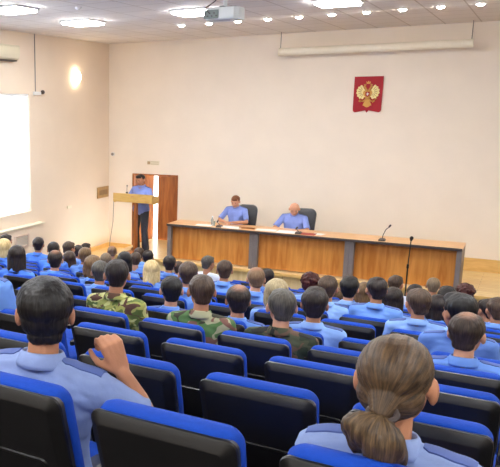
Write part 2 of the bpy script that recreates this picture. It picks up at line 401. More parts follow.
# boxed-in ledge under the windows
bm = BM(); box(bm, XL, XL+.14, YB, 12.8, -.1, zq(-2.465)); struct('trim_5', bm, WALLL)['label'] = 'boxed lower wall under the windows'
bm = BM(); box(bm, XL, XL+.17, YB, 12.83, zq(-2.465), zq(-2.43)); struct('trim_6', bm, SILLM, bevel=.008)['label'] = 'cream sill board along the left wall'
# vent grille on the boxed wall
e = empty('vent_grille', (XL+.14, 12.0, zq(-2.86))); tag(e, 'small pale slatted grille on the boxed wall under the window', 'vent')
bm = BM()
box(bm, 0, .03, -.24, -.2, 0, .26); box(bm, 0, .03, .2, .24, 0, .26); box(bm, 0, .03, -.2, .2, 0, .03); box(bm, 0, .03, -.2, .2, .23, .26); obj('grille_frame', bm, mat('dusty_pink_paint', srgb(216, 194, 176), .6, noise_amt=.05), e, smooth=False)
bm = BM()
for i in range(6): box(bm, .005, .02, -.2, .2, .045+i*.031, .06+i*.031)
tag(obj('slat', bm, mat('grille_metal', srgb(214, 206, 196), .5, noise_amt=.03), e, smooth=False), None, None)

# ------------------------------------------------------------------ ceiling lamps
def lin(c, s): return (c[0]*s, c[1]*s, c[2]*s, 1)
PANM = mat('lamp_panel_glow', (.96, .98, 1, 1), .4, emit=22, noise_amt=.01)
SPOTM = mat('spot_glow', (1, .93, .84, 1), .4, emit=60, noise_amt=.01)
CHR = mat('white_enamel', srgb(236, 234, 230), .35, noise_amt=.02)
def panel_lamp(x, y, label, w=.6, l=.6):
    e = empty('ceiling_light_panel', (x, y, ZC-.03)); tag(e, label, 'ceiling light', 'square light panels in the ceiling')
    bm = BM(); box(bm, -w/2, w/2, -l/2, -l/2+.025, 0, .03); box(bm, -w/2, w/2, l/2-.025, l/2, 0, .03); box(bm, -w/2, -w/2+.025, -l/2+.025, l/2-.025, 0, .03); box(bm, w/2-.025, w/2, -l/2+.025, l/2-.025, 0, .03)
    obj('lamp_frame', bm, CHR, e, smooth=False)
    bm = BM(); box(bm, -w/2+.03, w/2-.03, -l/2+.03, l/2-.03, -.03, .028); obj('diffuser', bm, PANM, e, smooth=False)
k = 1.093
for x, y, l in ((-6.42*k, 8.5*k, 'square glowing ceiling panel at the top left corner, above the air conditioner'),
                (-6.47*k, 10.45*k, 'square glowing ceiling panel above the oval wall lamp'),
                (-4.46*k, 10.27*k, 'square glowing ceiling panel just left of the projector'),
                (-2.5*k, 10.45*k, 'square glowing ceiling panel right of the projector, above the screen case')):
    panel_lamp(x, y, l)
for x in (-4.9, -2.7, -.4, 1.8):  # unseen panels from here on, added to light the seating and seat backs
    for y in ((5.6, 1.8, -1.2) if x in (-2.7, 1.8) else (5.6, -1.2)): panel_lamp(x, y, 'unseen square ceiling panel added to light the seating, outside the frame')
for y in (5.6,): panel_lamp(-7.0, y, 'unseen square ceiling panel added to light the seating, outside the frame')
for y in (8.4, 11.4): panel_lamp(1.8, y, 'unseen square ceiling panel added to light the seating, outside the frame')
ordw = ['first', 'second', 'third', 'fourth', 'fifth', 'sixth', 'seventh', 'eighth', 'ninth', 'tenth', 'eleventh', 'twelfth', 'thirteenth', 'fourteenth', 'fifteenth', 'sixteenth', 'seventeenth', 'eighteenth']
for i in range(10):
    x = (-5.41+.497*i)*k; y = 11.93*k
    e = empty('ceiling_spotlight', (x, y, ZC)); tag(e, 'small round ceiling spotlight, %s from the left in its row before the back wall' % ordw[i], 'spotlight', 'row of ceiling spotlights')
    bm = BM(); cyl(bm, (0, 0, -.012), (0, 0, 0), .075, .08, 24); obj('trim_ring', bm, CHR, e)
    bm = BM(); ell(bm, (0, 0, -.014), (.052, .052, .02)); obj('bulb', bm, SPOTM, e)
# smoke detector
e = empty('smoke_detector', (-5.63*k, 8.97*k, ZC)); tag(e, 'small white round smoke detector on the ceiling between two light panels', 'smoke detector')
bm = BM(); cyl(bm, (0, 0, -.03), (0, 0, 0), .045, .055, 20); obj('detector_body', bm, CHR, e)
bm = BM(); ell(bm, (0, 0, -.03), (.03, .03, .018)); obj('sensor_cap', bm, CHR, e)
# oval wall lamp
e = empty('wall_lamp', (XL, 14.36, zq(.66))); tag(e, 'glowing oval glass lamp on the left wall', 'wall lamp')
bm = BM(); cyl(bm, (0, 0, 0), (.04, 0, 0), .09, .09, 24); obj('lamp_base', bm, CHR, e)
bm = BM(); ell(bm, (.07, 0, 0), (.05, .10, .125)); obj('lamp_shade', bm, mat('lamp_glass_glow', (1, .84, .62, 1), .4, emit=14, noise_amt=.01), e)
# air conditioner
e = empty('air_conditioner', (XL, 11.58, zq(.86))); tag(e, 'cream wall-mounted air conditioner above the window', 'air conditioner')
ACM = mat('cream_plastic', srgb(226, 216, 188), .45, noise_amt=.02)
bm = BM()
prof = [(0, .05), (.12, .05), (.17, .09), (.19, .16), (.19, .30), (.16, .335), (0, .335)]
loft(bm, [[(px, y, pz) for px, pz in prof] for y in (-.45, .45)]); obj('ac_housing', bm, ACM, e, bevel=.008, angle=40)
bm = BM(); box(bm, .03, .15, -.40, .40, .028, .05); obj('air_outlet', bm, DARKE, e, smooth=False)
bm = BM(); box(bm, .188, .196, -.42, .42, .17, .29); obj('front_grille', bm, ACM, e, smooth=False, bevel=.003)
# conduit and junction box
e = empty('cable_conduit', (XL, 12.78, zq(.31))); tag(e, 'thin grey cable conduit running down the left wall from the ceiling', 'cable')
GRY = mat('grey_plastic', srgb(150, 140, 132), .5, noise_amt=.04)
bm = BM(); cyl(bm, (.012, 0, 0), (.012, 0, ZC-zq(.31)), .011, None, 8); obj('conduit_pipe', bm, GRY, e)
e = empty('junction_box', (XL, 12.86, zq(.29))); tag(e, 'small wall bracket with a dark sensor at the end of the conduit', 'junction box')
bm = BM(); box(bm, 0, .05, -.16, .08, -.04, .03); obj('bracket', bm, CHR, e, smooth=False, bevel=.005)
bm = BM(); ell(bm, (.05, .13, .02), (.045, .045, .045)); obj('sensor_eye', bm, DARKE, e)
# wall plaque, switch, dome
e = empty('wall_plaque', (XL, 15.58, zq(-2.07))); tag(e, 'brown wooden plaque on the left wall near the corner', 'plaque')
bm = BM(); box(bm, 0, .03, -.27, .27, -.135, .135); obj('plaque_board', bm, mat('ochre_board', srgb(176, 140, 88), .5, noise_amt=.12, noise_scale=12), e, smooth=False, bevel=.005)
bm = BM(); box(bm, .03, .036, -.2, .2, -.06, .06); obj('plaque_plate', bm, mat('brown_plate', srgb(140, 104, 62), .4, noise_amt=.1), e, smooth=False)
e = empty('wall_socket', (XL, 14.05, zq(-2.26))); tag(e, 'small white double socket low on the left wall', 'socket')
bm = BM(); box(bm, 0, .02, -.09, .09, -.03, .03); obj('socket_plate', bm, SILLM, e, smooth=False, bevel=.004)
e = empty('dome_camera', (XL+.12, YW, zq(-1.15))); tag(e, 'small white dome on the wall in the corner left of the door', 'camera')
bm = BM(); cyl(bm, (0, 0, 0), (0, -.03, 0), .05, .045, 20); obj('dome_base', bm, CHR, e)
bm = BM(); ell(bm, (0, -.035, 0), (.035, .035, .035)); obj('dome_glass', bm, GRY, e)
# sign over the door
e = empty('door_sign', (-7.87, YW, zq(-1.33))); tag(e, 'small rectangular sign on the wall above the doorway', 'sign')
bm = BM(); box(bm, -.16, .16, -.02, 0, -.05, .05); obj('sign_board', bm, mat('sign_cream', srgb(232, 222, 196), .5, noise_amt=.02), e, smooth=False, bevel=.003)
bm = BM(); box(bm, -.145, -.07, -.024, -.02, -.035, .035); box(bm, -.055, .145, -.024, -.02, .02, .03); box(bm, -.055, .145, -.024, -.02, -.03, -.02); obj('sign_marks', bm, mat('sign_marks_tan', srgb(180, 152, 112), .5, noise_amt=.05), e, smooth=False)

# ------------------------------------------------------------------ emblem
GOLD = mat('gold_relief', srgb(206, 152, 72), .35, metal=.25, noise_amt=.06)
REDM = mat('crimson_enamel', srgb(166, 4, 28), .65, noise_amt=.04)
e = empty('coat_of_arms', (-3.09, YW, zq(.21))); tag(e, 'red shield with a golden double-headed eagle on the back wall', 'emblem')
def poly(bm, pts, y0, y1): loft(bm, [[(x, y0, z) for x, z in pts], [(x, y1, z) for x, z in pts]])
W, T = .275, .345
sh = [(-W, T), (W, T), (W*.985, -T*.72)] + [(W*.985-.06+.06*math.cos(a), -T*.76-.06+.06*math.sin(a)+.02) for a in (-.3, -.8, -1.3)] + [(.03, -T*.93), (0, -T*1.06), (-.03, -T*.93)]
sh += [(-x, z) for x, z in reversed(sh[3:6])] + [(-W*.985, -T*.72)]
bm = BM(); poly(bm, sh, 0, -.03); obj('shield_plate', bm, REDM, e, bevel=.004)
E_ = BM(); y0, y1 = -.03, -.045
ell(E_, (0, -.038, -.02), (.055, .018, .10))                                             # body
for s in (-1, 1):
    poly(E_, [(s*.03, .06), (s*.075, .07), (s*.09, .02), (s*.07, -.04), (s*.03, -.03)], y0, y1-.008)  # shoulder of the wing
    tube(E_, [(s*.015, -.04, .05), (s*.035, -.045, .1), (s*.055, -.045, .135)], [.022, .017, .014], 8)  # neck
    ell(E_, (s*.062, -.045, .145), (.02, .014, .016))
    poly(E_, [(s*.07, .155), (s*.105, .14), (s*.07, .135)], y0, y1)                       # beak
    poly(E_, [(s*.045, .165), (s*.04, .195), (s*.055, .18), (s*.063, .2), (s*.07, .18), (s*.085, .195), (s*.08, .165)], y0, y1)  # crown
    tube(E_, [(s*.03, -.04, -.1), (s*.08, -.045, -.14), (s*.11, -.045, -.135)], [.02, .014, .01], 8)    # leg
    for t in (-.5, .1, .7): tube(E_, [(s*.11, -.045, -.135), (s*(.11+.035*math.cos(t)), -.045, -.135+.035*math.sin(t))], .006, 6)
tube(E_, [(.10, -.05, -.17), (.17, -.05, -.09)], .008, 6); ell(E_, (.175, -.05, -.085), (.014, .012, .014))   # sceptre
ell(E_, (-.14, -.05, -.135), (.022, .016, .022)); tube(E_, [(-.14, -.05, -.115), (-.14, -.05, -.095)], .006, 6)  # orb
poly(E_, [(-.035, .2), (-.04, .25), (-.018, .23), (0, .262), (.018, .23), (.04, .25), (.035, .2)], y0, y1)      # top crown
poly(E_, [(-.028, -.1), (-.085, -.22), (-.05, -.235), (-.03, -.255), (0, -.262), (.03, -.255), (.05, -.235), (.085, -.22), (.028, -.1)], y0, y1)  # tail
obj('eagle_relief', E_, GOLD, e)
PALEG = mat('pale_gold_relief', srgb(238, 220, 150), .4, metal=.1, noise_amt=.08, noise_scale=60)
for s in (-1, 1):
    bm = BM(); edge = []
    for i in range(7):                                                                  # scalloped feather tips round the wing
        a0 = math.radians(72-i*27)
        for da, rr in ((10, .118), (0, .130), (-10, .118), (-13.5, .104)):
            a = a0+math.radians(da); edge.append((s*(.098+rr*.98*math.cos(a)), .042+rr*1.12*math.sin(a)))
    poly(bm, [(s*.04, .05), (s*.07, .10)]+edge+[(s*.05, -.05)], y0, y0-.012); wg = obj('wing', bm, PALEG, e, angle=30)
    bm = BM()
    for i in range(6):
        a = math.radians(58-i*27); 
        tube(bm, [(s*(.085+.04*math.cos(a)), -.043, .045+.045*math.sin(a)), (s*(.092+.092*math.cos(a)), -.043, .045+.11*math.sin(a))], .0042, 6)
    obj('feather_line', bm, mat('bronze_line', srgb(140, 88, 40), .5, noise_amt=.05) if s < 0 else MATS['bronze_line'], wg)
bm = BM(); poly(bm, [(-.04, .045), (.04, .045), (.04, -.03), (0, -.055), (-.04, -.03)], -.05, -.062); isx = obj('inner_shield', bm, REDM, e, smooth=False)
bm = BM(); ell(bm, (0, -.064, 0), (.018, .006, .03)); ell(bm, (.008, -.064, .005), (.022, .005, .01)); obj('rider_relief', bm, mat('silver_relief', srgb(214, 210, 206), .4, noise_amt=.04), isx)

# ------------------------------------------------------------------ projection screen case
p0, p1 = at_y(280, 51.5, 15.55), at_y(472, 43.5, 15.55)
e = empty('projection_screen_case', ((p0.x+p1.x)/2, 15.55, (p0.z+p1.z)/2)); tag(e, 'long cream roller screen case hanging near the back wall', 'projection screen')
L2 = (p1.x-p0.x)/2
SCM = mat('screen_case_cream', srgb(246, 236, 214), .4, noise_amt=.02)
bm = BM(); loft(bm, [[(x, .055*math.cos(a), .075*math.sin(a)) for a in [2*PI*i/12 for i in range(12)]] for x in (-L2, L2)]); obj('case_tube', bm, SCM, e)
for s in (-1, 1):
    bm = BM(); cyl(bm, (s*L2, 0, 0), (s*(L2+.02), 0, 0), .08, None, 16); obj('end_cap', bm, SCM, e)
    bm = BM(); cyl(bm, (s*(L2-.01), 0, .07), (s*(L2-.01), 0, ZC-e.location.z), .006, None, 6); obj('hanging_wire', bm, DARKE, e)

# ------------------------------------------------------------------ projector
pj = at_y(225, 14, 8.0); e = empty('projector', (pj.x, 8.0, pj.z-.07)); tag(e, 'white ceiling-mounted projector on a pole', 'projector')
PJM = mat('projector_white', srgb(222, 226, 222), .4, noise_amt=.03); PJG = mat('projector_grey', srgb(128, 138, 132), .5, noise_amt=.12, noise_scale=60)
bm = BM(); loft(bm, [[(x, y*s, z) for x, y in ((-.15, -.14), (.15, -.14), (.19, -.08), (.19, .1), (.12, .15), (-.15, .15), (-.18, .1), (-.18, -.1))] for z, s in ((.0, .9), (.02, 1), (.10, 1), (.13, .9))])
obj('projector_body', bm, PJM, e, bevel=.006)
bm = BM(); box(bm, -.185, -.02, -.155, -.139, .015, .105); bk = obj('rear_panel', bm, PJG, e, smooth=False)
bm = BM()
for i in range(6): cyl(bm, (-.165+i*.025, -.158, .07-(i % 2)*.03), (-.165+i*.025, -.154, .07-(i % 2)*.03), .008, None, 8)
obj('socket_port', bm, DARKE, bk)
bm = BM(); cyl(bm, (.08, .14, .06), (.08, .19, .06), .04, .045, 20); obj('lens', bm, DARKE, e)
bm = BM(); cyl(bm, (0, 0, .13), (0, 0, ZC-e.location.z), .022, None, 12); cyl(bm, (0, 0, ZC-e.location.z-.02), (0, 0, ZC-e.location.z), .07, None, 16); obj('mount_pole', bm, PJM, e)
bm = BM(); box(bm, -.13, .13, -.02, .02, .13, .145); box(bm, -.02, .02, -.12, .12, .13, .145); obj('mount_bracket', bm, PJG, e, smooth=False)
bm = BM(); tube(bm, [(-.12, -.155, .07), (-.15, -.2, .12), (-.08, -.1, .2), (-.02, -.03, .3), (-.02, -.02, ZC-e.location.z)], .006, 6); obj('cable', bm, DARKE, e)

# ------------------------------------------------------------------ desks on the stage
DH = .775
def desk(x0, x1, label):
    w = x1-x0; e = empty('desk', (x0, 13.82, S)); tag(e, label, 'desk', 'three desks forming the long table on the stage')
    bm = BM(); box(bm, 0, w, 0, .66, DH-.03, DH); obj('desk_top', bm, TOPW, e, smooth=False)
    bm = BM(); box(bm, 0, w, -.012, 0, DH-.045, DH+.001); obj('edge_band', bm, DARKE, e, smooth=False)
    bm = BM(); box(bm, .085, w-.085, .12, .145, .03, DH-.03); obj('front_panel', bm, DESKW, e, smooth=False)
    for a in (0.002, w-.085): 
        bm = BM(); box(bm, a, a+.083, .03, .62, 0, DH-.03); obj('side_panel', bm, GREYP, e, smooth=False, bevel=.004)
    return e
desk(-6.5, -4.63, 'left desk of the long table, beside the standing lectern'); desk(-4.63, -2.815, 'middle desk of the long table, bald man seated behind it'); desk(-2.815, -.97, 'right desk of the long table, nobody behind it')
DT = S+DH
PAP = mat('white_paper', srgb(246, 246, 244), .7, noise_amt=.01)
def paper(x, y, rz, w, l, label, t=.004):
    bm = BM()
    for i in range(3): box(bm, -w/2+.003*i, w/2+.002*i, -l/2-.002*i, l/2-.003*i, i*t/3, (i+1)*t/3)
    o = obj('paper_sheet', bm, PAP, None, smooth=False); o.location = (x, y, DT); o.rotation_euler = (0, 0, rz); tag(o, label, 'papers', 'papers on the long table')
paper(-5.75, 14.02, .1, .34, .22, 'white papers by the water bottle at the left end'); paper(-5.15, 14.0, -.08, .42, .24, 'white papers in front of the man with reddish hair', .012)
paper(-4.45, 14.05, .12, .4, .24, 'white papers at the left edge of the middle desk'); paper(-4.02, 14.0, .02, .38, .24, 'stacked white papers under the bald man\'s hands', .014)
paper(-3.45, 14.08, -.2, .22, .2, 'white papers at the right elbow of the bald man')
bm = BM(); box(bm, -.15, .15, -.1, .1, 0, .012); o = obj('folder', bm, mat('red_folder_card', srgb(176, 64, 48), .5, noise_amt=.06), None, smooth=False, bevel=.003); o.location = (-3.62, 13.98, DT); tag(o, 'red folder on the table right of the bald man', 'folder')
bm = BM(); box(bm, -.16, .16, -.03, .03, 0, .03); o = obj('name_block', bm, mat('brown_block', srgb(150, 96, 50), .5, noise_amt=.08), None, smooth=False, bevel=.004); o.location = (-4.83, 14.02, DT); tag(o, 'low brown block with dark end beside the left man\'s papers', 'desk block')
def desk_mic(x, y, label, hx=.1, hz=.29, group=None):
    e = empty('desk_microphone', (x, y, DT)); tag(e, label, 'microphone', group)
    bm = BM(); loft(bm, [[(sx*.055*s, sy*.06*s, z) for sx, sy in ((-1, -1), (1, -1), (1, 1), (-1, 1))] for z, s in ((0, 1), (.025, 1), (.045, .7))]); obj('microphone_base', bm, DARKE, e, bevel=.004)
    bm = BM(); tube(bm, [(0, 0, .04), (.01, 0, hz*.4), (hx*.5, 0, hz*.8), (hx, 0, hz)], .007, 8); obj('gooseneck', bm, DARKE, e)
    bm = BM(); cap(bm, (hx, 0, hz), .014, (hx+.02, 0, hz+.03), .018); obj('microphone_head', bm, DARKE, e)
desk_mic(-5.38, 13.93, 'small black microphone in front of the man with reddish hair', -.05, .1)
desk_mic(-3.78, 13.93, 'small black microphone in front of the bald man', -.05, .09)
desk_mic(-2.28, 13.95, 'gooseneck microphone standing alone on the right desk', .1, .26)
def bottle(x, y, label, s=1):
    e = empty('water_bottle', (x, y, DT)); tag(e, label, 'bottle'); e.scale = (s, s, s)
    bm = BM(); prof = [(.0, .03), (.005, .034), (.13, .034), (.165, .016), (.19, .013)]
    loft(bm, [[(r*math.cos(2*PI*i/16), r*math.sin(2*PI*i/16), z) for i in range(16)] for z, r in prof]); g = mat('clear_plastic_bottle', srgb(214, 228, 226), .1, noise_amt=.02); g.node_tree.nodes['Principled BSDF'].inputs['Transmission Weight'].default_value = .7
    obj('bottle_body', bm, g, e)
    bm = BM(); cyl(bm, (0, 0, .188), (0, 0, .21), .016, None, 12); obj('bottle_cap', bm, mat('white_cap', srgb(220, 230, 240), .4, noise_amt=.02), e)
bottle(-5.62, 14.15, 'clear water bottle on the left desk by the papers', .85)
e = empty('drinking_glass', (-5.54, 14.03, DT)); tag(e, 'clear drinking glass beside the water bottle', 'glass')
bm = BM(); cyl(bm, (0, 0, 0), (0, 0, .10), .026, .033, 16); obj('glass_tumbler', bm, MATS['clear_plastic_bottle'], e)

# executive chairs behind the table
def exec_chair(x, y, rz, label):
    e = empty('executive_chair', (x, y, S), rz); tag(e, label, 'office chair', 'leather chairs behind the long table')
    # faces -Y
    for nm, z0, h, w in (('backrest', .50, .60, .46),):
        bm = BM(); lp = []
        for d, s in ((-.05, .86), (-.035, .97), (0, 1), (.035, .97), (.05, .88)):
            o2 = rrect(w*s, h*s, .13*s, 6, .86); off = h*(1-s)/2
            lp.append([(px, .28+d+.10*((pz+off)/h)**1.5, z0+pz+off) for px, pz in o2])
        loft(bm, lp); obj(nm, bm, LEATHER, e)
    bm = BM(); loft(bm, [[(px*s, -.02+(pz-.25)*s, z) for px, pz in rrect(.52, .5, .1, 5)] for z, s in ((.40, .92), (.42, 1), (.48, 1), (.51, .93))]); obj('seat', bm, LEATHER, e)
    for s in (-1, 1):
        bm = BM(); tube(bm, [(s*.25, .2, .46), (s*.30, .15, .64), (s*.30, -.12, .66), (s*.27, -.16, .45)], .022, 8); obj('armrest', bm, DARKE, e)
    bm = BM(); cyl(bm, (0, 0, .08), (0, 0, .41), .03, None, 12); obj('gas_column', bm, BLACKM, e)
    for i in range(5):
        a = 2*PI*i/5; bm = BM(); cap(bm, (0, 0, .1), .03, (.27*math.cos(a), .27*math.sin(a), .075), .018); l = obj('base_leg', bm, BLACKM, e)
        bm = BM(); cyl(bm, (.27*math.cos(a)-.02*math.sin(a), .27*math.sin(a)+.02*math.cos(a), .03), (.27*math.cos(a)+.02*math.sin(a), .27*math.sin(a)-.02*math.cos(a), .03), .03, None, 12); obj('castor', bm, BLACKM, l)
exec_chair(-5.2, 14.84, .12, 'high-backed dark leather chair behind the man with reddish hair')
exec_chair(-3.96, 14.84, .12, 'high-backed dark leather chair behind the bald man')

# ------------------------------------------------------------------ lectern, stand microphone, cable
e = empty('lectern', (-7.40, 14.0, S)); tag(e, 'light wooden lectern with a broad top before the standing man', 'lectern')
bm = BM(); box(bm, -.49, .47, -.02, .01, 1.14, 1.33); obj('front_board', bm, LECTW, e, smooth=False, bevel=.004)
bm = BM(); mt = Matrix.Translation((0, .0, 1.30)) @ Matrix.Rotation(-.22, 4, 'X'); box(bm, -.48, .46, 0, .34, 0, .022, mt); obj('reading_top', bm, LECTW, e, smooth=False, bevel=.004)
bm = BM(); box(bm, -.49, -.47, 0, .3, 1.12, 1.27); obj('side_board', bm, LECTW, e, smooth=False)
bm = BM(); box(bm, .45, .47, 0, .3, 1.12, 1.27); obj('side_board', bm, LECTW, e, smooth=False)
bm = BM(); box(bm, .0, .06, .02, .12, .03, 1.16); obj('post', bm, DOORW, e, smooth=False, bevel=.004)
bm = BM(); box(bm, -.2, .24, -.1, .28, 0, .03); obj('foot_plate', bm, DOORW, e, smooth=False, bevel=.004)
e2 = empty('lectern_microphone', (-7.62, 14.12, S+1.33)); tag(e2, 'thin black gooseneck microphone on the lectern', 'microphone')
bm = BM(); cyl(bm, (0, 0, -.02), (0, 0, .02), .025, None, 12); obj('microphone_base', bm, DARKE, e2)
bm = BM(); tube(bm, [(0, 0, 0), (0, 0, .08), (-.02, .04, .14)], .006, 6); obj('gooseneck', bm, DARKE, e2)
bm = BM(); ell(bm, (-.02, .045, .15), (.015, .015, .02)); obj('microphone_head', bm, DARKE, e2)
bm = BM(); box(bm, -.14, .14, -.1, .1, 0, .004, Matrix.Rotation(-.22, 4, 'X')); o = obj('speech_sheet', bm, PAP, None, smooth=False); o.location = (-7.22, 14.14, S+1.30); 
o.location.z = S+1.30+.022-.14*math.tan(.22)+.003; tag(o, 'white sheet of notes lying on the lectern top', 'papers')
bm = BM(); tube(bm, [(-7.88, 13.99, S+1.14), (-7.9, 14.0, S+.7), (-7.98, 14.0, S+.2), (-8.02, 14.02, LOWZ+.01), (-8.1, 14.3, LOWZ+.01)], .008, 6)
tag(obj('microphone_cable', bm, GRY), 'thin grey cable hanging from the left end of the lectern', 'cable')
MT = ZO-2.22-FZ[-1]
e = empty('microphone_stand', (-1.73, 13.3, FZ[-1])); tag(e, 'tall thin black microphone stand before the right desk', 'microphone stand')
bm = BM(); cyl(bm, (0, 0, 0), (0, 0, .025), .15, .14, 28); obj('round_base', bm, BLACKM, e)
bm = BM(); tube(bm, [(0, 0, .02), (0, 0, .9)], .013, 10); obj('pole', bm, BLACKM, e)
bm = BM(); tube(bm, [(0, 0, .9), (.015, 0, MT-.02)], .009, 10); obj('upper_pole', bm, BLACKM, e)
bm = BM(); cyl(bm, (0, 0, .88), (0, 0, .95), .02, None, 10); obj('clamp', bm, BLACKM, e)
bm = BM(); cap(bm, (.015, 0, MT-.03), .018, (.02, 0, MT+.01), .032); obj('microphone_head', bm, BLACKM, e)

# ------------------------------------------------------------------ auditorium seats
TILT = math.tan(math.radians(17))
def lean(pts3):                       # recline about the top edge: lower = further forward
    return [(x, y+(.95-z)*TILT, z) for x, y, z in pts3]
def seat_proto():
    e = empty('auditorium_seat', (0, 0, 0))
    # black moulded back shell
    bm = BM(); z0, H, Wd = .33, .603, .462
    lp = []
    for y, ins in ((.05, .004), (.028, 0), (.020, .002), (-.006, .034), (-.008, .040)):
        o2 = rrect(Wd-2*ins, H-2*ins, max(.034-ins*.5, .012), 4, .95)
        lp.append(lean([(px, y, z0+ins+pz) for px, pz in o2]))
    loft(bm, lp)
    sh_ = obj('back_shell', bm, BLACKP, e, angle=24)
    # shallow moulded inset with a raised lip on the shell
    bm = BM(); lp = []
    for y, ins in ((-.008, 0), (-.014, .004), (-.014, .009), (-.010, .013)):
        o2 = rrect(.31-2*ins, .34-2*ins, .02, 4, .95); lp.append(lean([(px, y, .36+ins+pz) for px, pz in o2]))
    loft(bm, lp); obj('moulded_panel', bm, BLACKP, sh_, angle=24)
    # blue cushion in front of the shell, rising just above it
    bm = BM(); lp = []
    z0, H, Wd = .40, .545, .452
    for y, ins in ((.028, .014), (.040, .004), (.085, -.001), (.11, .004), (.126, .02), (.132, .05)):
        o2 = rrect(Wd-2*ins, H-2*ins, .05, 6, .95); lp.append(lean([(px, y-.02*max(0, 1-abs(pz/H-.5)*2)*(y > .10), z0+ins+pz) for px, pz in o2]))
    loft(bm, lp); obj('back_cushion', bm, BLUE, e, angle=60)
    # seat
    bm = BM(); lp = []
    for z, ins in ((.37, .03), (.39, .004), (.44, 0), (.462, .012), (.468, .04)):
        lp.append([(px, .27+pz, z) for px, pz in rrect(.46-2*ins, .44-2*ins, .06, 5)])
    loft(bm, [[(x, y+([.03, .004, 0, .012, .04][i]), z) for x, y, z in l] for i, l in enumerate(lp)]); obj('seat_cushion', bm, BLUE, e, angle=60)
    bm = BM(); loft(bm, [[(px, .28+pz, z) for px, pz in rrect(.42, .40, .04, 4)] for z in (.33, .372)]); obj('seat_pan', bm, BLACKP, e)
    for s in (-1, 1):
        bm = BM(); loft(bm, [[(s*.258+px*.9, .20+pz, z) for px, pz in rrect(.045-2*i, .34-2*i, .018, 4)] for z, i in ((.60, .004), (.608, 0), (.625, 0), (.632, .006))]); ar = obj('armrest', bm, BLACKP, e)
    for s in (-1, 1):
        bm = BM(); box(bm, s*.258-.014, s*.258+.014, .30, .40, 0, .60); box(bm, s*.258-.025, s*.258+.025, .22, .46, 0, .02); obj('leg', bm, BLACKM, e, smooth=False, bevel=.004)
    return e
seatP = seat_proto()
seat_simple = None

# ------------------------------------------------------------------ people
def head_prims(bm, Mh, detail=False):
    R3 = Mh.to_3x3().to_4x4()
    R3 = Mh.to_3x3().normalized().to_4x4()
    def E(c, r): ell(bm, Mh @ V3(c), [q*w_ for q, w_ in zip(r, HV)], R3, 24)
    def K(a, ra, b, rb): cap(bm, Mh @ V3(a), ra*HS, Mh @ V3(b), rb*HS)
    E((0, -.014, .03), (.075, .094, .088)); E((0, .03, -.028), (.061, .062, .084)); E((0, .045, -.078), (.041, .042, .032))
    E((0, -.038, -.015), (.058, .052, .055))
    K((0, .085, .005), .009, (0, .103, -.027), .014); K((-.012, .092, -.032), .009, (.012, .092, -.032), .009)
    K((-.035, .074, .022), .013, (.035, .074, .022), .013)
    K((-.018, .088, -.055), .008, (.018, .088, -.055), .008)
    for s in (-1, 1): E((s*.079, -.008, -.006), (.011, .02, .033)); E((s*.076, 0, -.022), (.008, .012, .018)); E((s*.04, .062, -.02), (.02, .02, .02))
def hand_prims(bm, W, u, n, sv, curl=(.5, .6, .5), s=1.0, thumb=.5, spread=.0):
    """W wrist, u wrist->knuckles, n palm normal (fingers curl toward n), sv sideways: +1 index on v side"""
    W, u, n = V3(W), V3(u).normalized(), V3(n); n = (n-u*n.dot(u)).normalized(); v = u.cross(n)*sv
    for i, o in enumerate((.027, .009, -.009, -.026)):
        cap(bm, W+u*.012*s+v*o*.55*s, .0135*s, W+u*.088*s+v*o*s, .0115*s)
    cap(bm, W+u*.02*s+v*.02*s+n*.008, .014*s, W+u*.05*s+v*.026*s+n*.01, .012*s)
    for i, (o, L) in enumerate(((.028, .95), (.0095, 1.05), (-.009, .98), (-.027, .78))):
        p = W+u*.09*s+v*o*s; a = 0; d = u
        for j, (l, r) in enumerate(((.042, .0092), (.026, .0082), (.021, .0072))):
            a += curl[j]*(1+.08*i); d = (u*math.cos(a)+n*math.sin(a)+v*spread*(1.5-i)).normalized()
            q = p+d*l*L*s; cap(bm, p, r*s, q, (r-.0008)*s); p = q
    p = W+u*.025*s+v*.026*s+n*.004
    d = (u*.62+v*.62+n*thumb).normalized(); q = p+d*.04*s; cap(bm, p, .0125*s, q, .0105*s)
    d = (u*.85+v*.1+n*(thumb+.25)).normalized(); r_ = q+d*.03*s; cap(bm, q, .0105*s, r_, .009*s)
    d = (u*.8-v*.15+n*(thumb+.4)).normalized(); cap(bm, r_, .0092*s, r_+d*.022*s, .008*s)

